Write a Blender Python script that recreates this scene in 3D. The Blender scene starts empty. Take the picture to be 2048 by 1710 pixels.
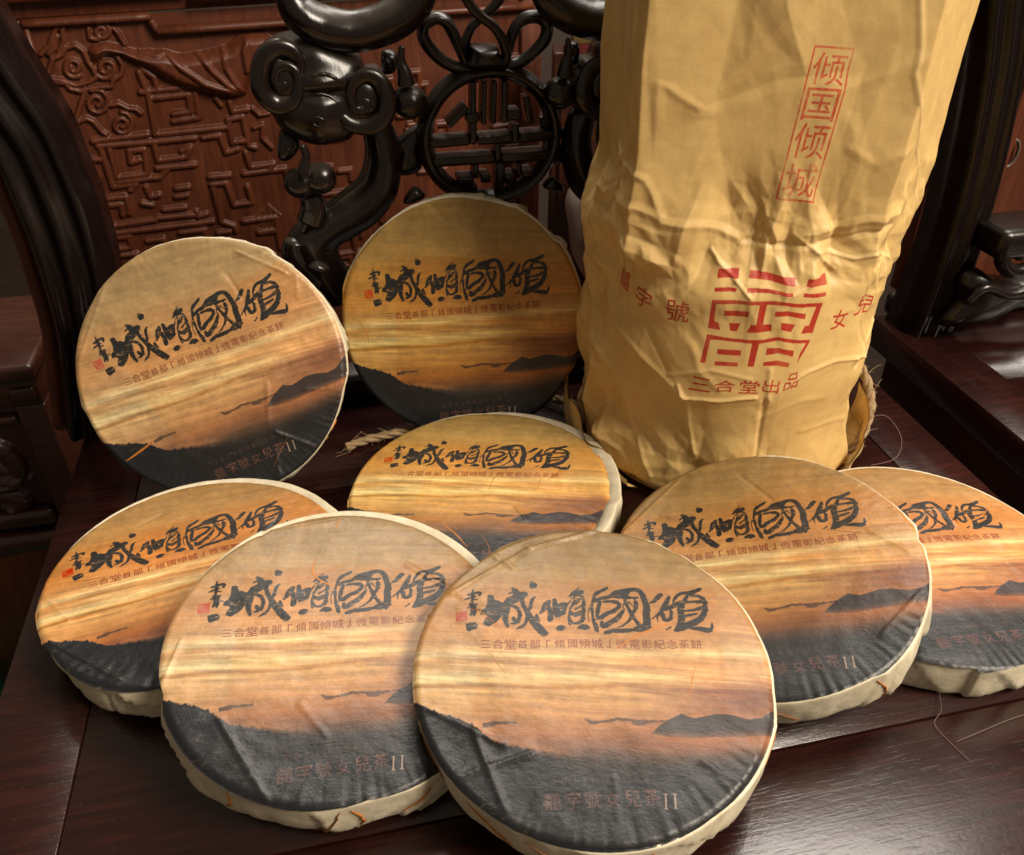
import bpy, bmesh, math, random
import numpy as np
from mathutils import Vector, Matrix

S = 0.1            # the numbers below are decimetres (a tea cake has radius 1); S turns them into metres
scene = bpy.context.scene
col = scene.collection
rng = np.random.default_rng(7)
random.seed(7)

# ------------------------------------------------------------------ camera, world, lamps, exposure
cam_d = bpy.data.cameras.new('camera'); cam = bpy.data.objects.new('camera', cam_d); col.objects.link(cam)
cam.location = (0, 0, 4.36*S); cam.rotation_euler = (math.radians(90-35.2), 0, 0)
cam_d.sensor_fit = 'HORIZONTAL'; cam_d.sensor_width = 36; cam_d.lens = 36*1690/2048
cam_d.clip_start = .01; cam_d.clip_end = 50
cam_d.dof.use_dof = True; cam_d.dof.focus_distance = .56; cam_d.dof.aperture_fstop = 26.0
scene.camera = cam
world = bpy.data.worlds.new('World'); scene.world = world; world.use_nodes = True
bg = world.node_tree.nodes['Background']; bg.inputs[0].default_value = (1.0, .80, .58, 1); bg.inputs[1].default_value = .20
scene.view_settings.view_transform = 'Standard'; scene.view_settings.look = 'None'
scene.view_settings.exposure = 0.0; scene.view_settings.gamma = 1
scene.cycles.max_bounces = 6
def area_lamp(name, loc, aim, sx, sy, power, colour):
    d = bpy.data.lights.new(name, 'AREA'); d.shape = 'RECTANGLE'; d.size = sx; d.size_y = sy; d.energy = power; d.color = colour
    o = bpy.data.objects.new(name, d); col.objects.link(o); o.location = loc
    o.rotation_euler = (Vector(aim)-Vector(loc)).to_track_quat('-Z', 'Y').to_euler(); return o
area_lamp('ceiling_lamp_behind', (.50, 1.45, 2.05), (.30, .45, 0), 2.0, .60, 62.0, (1, .92, .82))
area_lamp('ceiling_lamp_front', (1.42, -.28, 1.68), (.1, .55, .1), .85, .85, 84.0, (1, .88, .72))

# ------------------------------------------------------------------ data measured for this scene
LBL={'ink': [[[-0.7462,-0.4547,0.0076],[-0.7463,-0.4215,0.0152],[-0.7445,-0.3887,0.0137]],[[-0.7725,-0.4125,0.0114],[-0.7372,-0.4269,0.0175],[-0.7025,-0.4294,0.019],[-0.7007,-0.413,0.0152]],[[-0.7839,-0.3788,0.0091],[-0.7489,-0.393,0.0152],[-0.7266,-0.4017,0.0114]],[[-0.7467,-0.3745,0.0099],[-0.7125,-0.3793,0.0099]],[[-0.7434,-0.3794,0.0114],[-0.7422,-0.3516,0.0152],[-0.7376,-0.3288,0.0129]],[[-0.7525,-0.3415,0.0091],[-0.7087,-0.3447,0.0114]],[[-0.7596,-0.3203,0.0091],[-0.7113,-0.333,0.0099]],[[-0.7385,-0.3195,0.0152],[-0.7324,-0.2835,0.0168],[-0.7417,-0.2647,0.0091]],[[-0.7186,-0.3302,0.0137],[-0.7146,-0.2939,0.0168],[-0.7186,-0.2618,0.0099]],[[-0.7335,-0.2925,0.0114],[-0.6926,-0.3023,0.0091],[-0.6872,-0.305,0.0061]],[[-0.5267,-0.4375,0.0053],[-0.5138,-0.4455,0.0084],[-0.4867,-0.4451,0.0114]],[[-0.521,-0.3446,0.019],[-0.5286,-0.2984,0.0343],[-0.5323,-0.253,0.0305],[-0.5218,-0.2182,0.0228],[-0.514,-0.1922,0.0061]],[[-0.5168,-0.3404,0.0152],[-0.4865,-0.3426,0.019],[-0.4579,-0.3172,0.0228],[-0.4477,-0.2817,0.0228],[-0.4526,-0.2455,0.0228],[-0.4737,-0.2261,0.019],[-0.4957,-0.2201,0.0061]],[[-0.4839,-0.2611,0.019],[-0.4791,-0.248,0.0228]],[[-0.4448,-0.4012,0.0228],[-0.4343,-0.3602,0.0228],[-0.4125,-0.3205,0.0267],[-0.391,-0.2814,0.0381],[-0.3583,-0.239,0.0457],[-0.3221,-0.1932,0.0457],[-0.2986,-0.1688,0.0419],[-0.2876,-0.1717,0.0228]],[[-0.3502,-0.2934,0.0114],[-0.3444,-0.2579,0.0343]],[[-0.369,-0.4184,0.0152],[-0.3831,-0.3964,0.019],[-0.39,-0.3542,0.0152],[-0.3968,-0.3126,0.019],[-0.4017,-0.2716,0.0228],[-0.4137,-0.2261,0.0152],[-0.4382,-0.2022,0.0137],[-0.461,-0.183,0.0046]],[[-0.384,-0.5051,0.0419],[-0.3802,-0.5078,0.0442]],[[-0.4004,-0.5183,0.0091],[-0.3956,-0.5356,0.0076],[-0.3796,-0.5295,0.0076]],[[-0.2795,-0.3947,0.0228],[-0.2936,-0.3705,0.0419],[-0.3143,-0.3277,0.0228],[-0.3267,-0.3109,0.0152]],[[-0.2776,-0.3533,0.0228],[-0.2679,-0.3084,0.0305],[-0.268,-0.268,0.032]],[[-0.2494,-0.4062,0.0228],[-0.2401,-0.3652,0.0343],[-0.2307,-0.3202,0.0419],[-0.226,-0.298,0.0305]],[[-0.1836,-0.3832,0.0228],[-0.2059,-0.3677,0.0381],[-0.2393,-0.3469,0.0381]],[[-0.2299,-0.3022,0.0305],[-0.1966,-0.3182,0.0305],[-0.1791,-0.3605,0.0114],[-0.1502,-0.4134,0.0053],[-0.1411,-0.4327,0.0038]],[[-0.1567,-0.441,0.0152],[-0.1286,-0.4665,0.0267],[-0.0948,-0.4737,0.0305],[-0.0845,-0.4792,0.0228]],[[-0.1062,-0.5038,0.0053],[-0.1402,-0.4704,0.0114]],[[-0.1281,-0.4477,0.0099],[-0.1347,-0.4052,0.0084],[-0.152,-0.3442,0.0099],[-0.1601,-0.2983,0.0091],[-0.1569,-0.2538,0.0069],[-0.1508,-0.2366,0.0076]],[[-0.1523,-0.3533,0.0114],[-0.1158,-0.4159,0.0099],[-0.0893,-0.4248,0.0099]],[[-0.1478,-0.3263,0.019],[-0.1322,-0.3093,0.0228],[-0.0875,-0.3307,0.019]],[[-0.1541,-0.2853,0.0099],[-0.1382,-0.2508,0.0114],[-0.1083,-0.2485,0.0152],[-0.0862,-0.2635,0.019]],[[-0.2131,-0.2078,0.0343],[-0.2003,-0.2131,0.0343],[-0.182,-0.221,0.0076]],[[-0.125,-0.4663,0.0211],[-0.0865,-0.4743,0.0127]],[[-0.1246,-0.4505,0.0127],[-0.0947,-0.4527,0.0169],[-0.077,-0.4227,0.0186],[-0.0738,-0.3611,0.0194],[-0.0749,-0.3004,0.0236],[-0.0826,-0.2649,0.0253],[-0.1114,-0.2479,0.0169],[-0.1197,-0.2473,0.0169]],[[-0.1231,-0.3883,0.0084],[-0.0982,-0.4159,0.0084]],[[-0.1221,-0.3474,0.0101],[-0.0889,-0.3754,0.0084]],[[-0.121,-0.302,0.0169],[-0.0919,-0.3142,0.0143]],[[-0.0983,-0.217,0.0169],[-0.0736,-0.2261,0.0354],[-0.0529,-0.2252,0.0295],[-0.0384,-0.2189,0.0084]],[[0.0637,-0.5197,0.0127],[0.0379,-0.4993,0.0211],[-0.0007,-0.4701,0.0211],[-0.0153,-0.4272,0.0152],[-0.0234,-0.3802,0.0118],[-0.0207,-0.3245,0.0127],[-0.012,-0.2751,0.0211],[0.0008,-0.2316,0.0253],[0.0051,-0.2075,0.0211]],[[-0.0214,-0.4009,0.0051],[-0.04,-0.3585,0.0051],[-0.0458,-0.3126,0.0034],[-0.0389,-0.2632,0.0025]],[[-0.0338,-0.3692,0.0034],[-0.0205,-0.2944,0.0042]],[[-0.013,-0.4118,0.0169],[0.0251,-0.4354,0.0211],[0.0806,-0.455,0.0253],[0.1235,-0.4844,0.0422],[0.1665,-0.4954,0.0506],[0.2012,-0.5138,0.0337],[0.2315,-0.524,0.0253],[0.2653,-0.5106,0.0295],[0.2851,-0.4648,0.0337],[0.3,-0.409,0.038],[0.2977,-0.3478,0.0422],[0.3002,-0.3029,0.0422],[0.2947,-0.2679,0.038],[0.2891,-0.2284,0.0169]],[[0.1062,-0.4621,0.0253],[0.1659,-0.4613,0.0253],[0.217,-0.4598,0.0169],[0.251,-0.4623,0.0127]],[[0.0209,-0.4091,0.0211],[0.0127,-0.3573,0.0253],[0.0087,-0.3115,0.0211],[0.0213,-0.2974,0.0253],[0.0589,-0.3253,0.0295],[0.1095,-0.3593,0.0253],[0.1393,-0.3921,0.0253],[0.127,-0.4169,0.0253],[0.0889,-0.4219,0.0169],[0.0464,-0.4162,0.0127]],[[0.0338,-0.2685,0.0169],[0.0421,-0.2395,0.0295],[0.0795,-0.2669,0.0295],[0.1256,-0.3051,0.0295],[0.1556,-0.3525,0.0211],[0.1686,-0.3789,0.0059]],[[0.1739,-0.4358,0.0169],[0.1899,-0.3907,0.0186],[0.2099,-0.3464,0.0253],[0.2257,-0.3124,0.0186],[0.2495,-0.2745,0.0211],[0.2778,-0.2568,0.0253]],[[0.2374,-0.4301,0.0253],[0.2362,-0.3889,0.0211],[0.214,-0.3417,0.0186],[0.1963,-0.3003,0.0143],[0.1665,-0.2634,0.0084],[0.1289,-0.2386,0.0059]],[[0.1909,-0.4371,0.0042],[0.2237,-0.3931,0.0042]],[[0.1695,-0.4252,0.0034],[0.1561,-0.3831,0.0042]],[[0.0545,-0.1966,0.0169],[0.0957,-0.2141,0.0253],[0.1368,-0.2172,0.0278],[0.1864,-0.2257,0.0253],[0.2236,-0.2333,0.0211],[0.2402,-0.2394,0.038],[0.2775,-0.247,0.0422],[0.3109,-0.2593,0.0211]],[[0.3198,-0.4284,0.0059],[0.3481,-0.4486,0.0211],[0.3751,-0.4818,0.0295],[0.3887,-0.4985,0.0211]],[[0.4366,-0.481,0.0169],[0.4242,-0.449,0.0278],[0.4006,-0.401,0.0278],[0.382,-0.3641,0.0253],[0.3429,-0.331,0.0084],[0.3256,-0.3148,0.0034]],[[0.4169,-0.392,0.0253],[0.456,-0.4153,0.0295],[0.4869,-0.438,0.0253],[0.5048,-0.4548,0.0127]],[[0.394,-0.3549,0.0253],[0.3966,-0.325,0.0211],[0.4166,-0.3115,0.0253],[0.4386,-0.333,0.0211],[0.4448,-0.3687,0.0186],[0.4376,-0.3884,0.0169]],[[0.3598,-0.3373,0.0084],[0.3642,-0.2977,0.0042]],[[0.627,-0.5555,0.0169],[0.6045,-0.5406,0.0253],[0.5602,-0.5189,0.0295],[0.513,-0.5128,0.0211],[0.4817,-0.4896,0.0169],[0.4673,-0.4625,0.0152],[0.4594,-0.436,0.0067]],[[0.5549,-0.5054,0.0211],[0.526,-0.4564,0.0253],[0.5014,-0.4032,0.038],[0.5021,-0.3527,0.038],[0.4988,-0.3026,0.0422],[0.4837,-0.2622,0.0422],[0.4581,-0.2457,0.0127]],[[0.5674,-0.501,0.0169],[0.6096,-0.4989,0.0211],[0.6414,-0.4752,0.0278],[0.6479,-0.4293,0.0278],[0.6371,-0.3777,0.0321],[0.6082,-0.3305,0.038],[0.5689,-0.3028,0.0422],[0.526,-0.28,0.0422],[0.4875,-0.2576,0.0337]],[[0.5295,-0.4463,0.0169],[0.5723,-0.4546,0.0152],[0.6231,-0.4583,0.0253]],[[0.5252,-0.3847,0.0127],[0.5717,-0.3931,0.0152],[0.6276,-0.4125,0.0253]],[[0.531,-0.3498,0.0169],[0.5907,-0.3693,0.0101]],[[0.5454,-0.2643,0.0084],[0.5905,-0.2651,0.0253],[0.6431,-0.2593,0.0321],[0.6683,-0.266,0.0211],[0.6766,-0.3107,0.0059]],[[0.409,-0.2469,0.0051],[0.4348,-0.2684,0.0059]]],'inkpoly': [[[-0.6505,-0.4143],[-0.6236,-0.4163],[-0.6043,-0.3756],[-0.5852,-0.377],[-0.5568,-0.3605],[-0.5336,-0.4041],[-0.5004,-0.4229],[-0.4979,-0.4396],[-0.5165,-0.4786],[-0.5054,-0.4866],[-0.4688,-0.4654],[-0.4599,-0.4495],[-0.4295,-0.4588],[-0.4132,-0.4458],[-0.4155,-0.4221],[-0.4375,-0.4064],[-0.4591,-0.3862],[-0.4917,-0.3606],[-0.5176,-0.3495],[-0.5354,-0.3344],[-0.5516,-0.3013],[-0.5429,-0.2883],[-0.5627,-0.2553],[-0.586,-0.2223],[-0.6243,-0.1907],[-0.6554,-0.2017],[-0.6528,-0.2308],[-0.6382,-0.2542],[-0.6475,-0.2716],[-0.6776,-0.2694],[-0.6829,-0.2826],[-0.6772,-0.3012],[-0.6559,-0.3164],[-0.6478,-0.3492],[-0.6496,-0.3862]],[[-0.7608,-0.2028],[-0.7053,-0.2113],[-0.691,-0.2013],[-0.6914,-0.1704],[-0.736,-0.1518],[-0.7479,-0.1575]]],'cut': [[[-0.6036,-0.2884,0.0069],[-0.5718,-0.3148,0.0046]],[[-0.7449,-0.1797,0.0046],[-0.6993,-0.191,0.0046]],[[-0.549,-0.3151,0.0076],[-0.5381,-0.3296,0.0061]]],'seal': [[-0.8299,-0.2854],[-0.7621,-0.2927],[-0.7539,-0.2234],[-0.821,-0.2162]],'hill': [[-0.9987,0.2991],[-0.9808,0.3095],[-0.9168,0.3397],[-0.8369,0.374],[-0.7282,0.3944],[-0.6511,0.4224],[-0.5824,0.4783],[-0.5273,0.5123],[-0.4438,0.5277],[-0.299,0.5542],[-0.1463,0.5744],[0.0045,0.5683],[0.2054,0.548],[0.4072,0.5171],[0.6114,0.4699],[0.9191,0.4147]],'mount': [[0.2911,0.4129],[0.3449,0.3591],[0.4204,0.303],[0.4581,0.2808],[0.5241,0.3009],[0.5876,0.2848],[0.6518,0.263],[0.7341,0.2682],[0.8147,0.2848],[0.8889,0.268],[0.9468,0.2238],[1.0168,0.1724],[0.9893,0.3496],[0.8232,0.3785],[0.6181,0.3993],[0.4639,0.4218],[0.3623,0.4185]],'isle': [[-0.5945,0.4126],[-0.5594,0.3965],[-0.5073,0.3926],[-0.4547,0.3943],[-0.4127,0.3956],[-0.485,0.4078],[-0.5463,0.4235],[-0.5876,0.4289]],'isle2': [[-0.0542,0.3497],[-0.0072,0.3552],[0.0552,0.3472],[0.1178,0.3312],[0.2113,0.3355],[0.3047,0.3342],[0.398,0.3306],[0.3042,0.3465],[0.2518,0.3661],[0.2104,0.3692],[0.1799,0.3491],[0.1176,0.3493],[0.0448,0.3682],[-0.0278,0.3781]],'cap': [['三',-0.6295,-0.0717,0.055],['合',-0.5589,-0.0769,0.0613],['堂',-0.488,-0.0821,0.0669],['首',-0.4174,-0.0873,0.0493],['部',-0.3469,-0.0925,0.0584],['「',-0.2704,-0.0982,0.0246],['傾',-0.2055,-0.103,0.0563],['國',-0.1319,-0.1084,0.0492],['傾',-0.0635,-0.1134,0.0597],['城',0.0083,-0.1187,0.0632],['」',0.0714,-0.1234,0.0211],['微',0.1467,-0.1289,0.0597],['電',0.223,-0.1346,0.0583],['影',0.2919,-0.1396,0.0561],['紀',0.3644,-0.145,0.061],['念',0.4354,-0.1502,0.0561],['茶',0.5036,-0.1552,0.0526],['餅',0.5735,-0.1604,0.0596]]}
POSE={'A': [[-2.3018,5.5736,0.977],[0.9512,0.2511,0.1792],[0.2764,-0.4358,-0.8565],[0.0051,-0.0161]],'B': [[-0.3986,6.2145,1.0453],[0.9996,0.0279,-0.0046],[0.0036,-0.2877,-0.9577],[0.0234,0.0165]],'C': [[-0.2582,5.0785,0.2291],[0.988,-0.1453,0.0524],[-0.1451,-0.9894,-0.0072],[0.0009,-0.0047]],'D': [[-2.129,4.1377,0.2528],[0.9358,0.3521,-0.0177],[0.3524,-0.9356,0.0209],[-0.0372,-0.0094]],'E': [[-1.0256,3.3693,0.4418],[0.9906,0.0999,-0.093],[0.0885,-0.9888,-0.1203],[-0.021,0.0197]],'F': [[0.4497,3.124,0.5249],[0.9968,-0.0797,-0.0011],[-0.0792,-0.9892,-0.1233],[0.0205,-0.0045]],'G': [[1.6401,4.0154,0.4425],[0.9717,-0.1107,0.2085],[-0.0843,-0.9877,-0.1316],[0.0164,0.0108]],'H': [[2.9242,4.3575,0.1885],[1.0,0.0073,-0.0026],[0.0073,-0.9999,-0.0087],[-0.0081,-0.0124]]}
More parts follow.
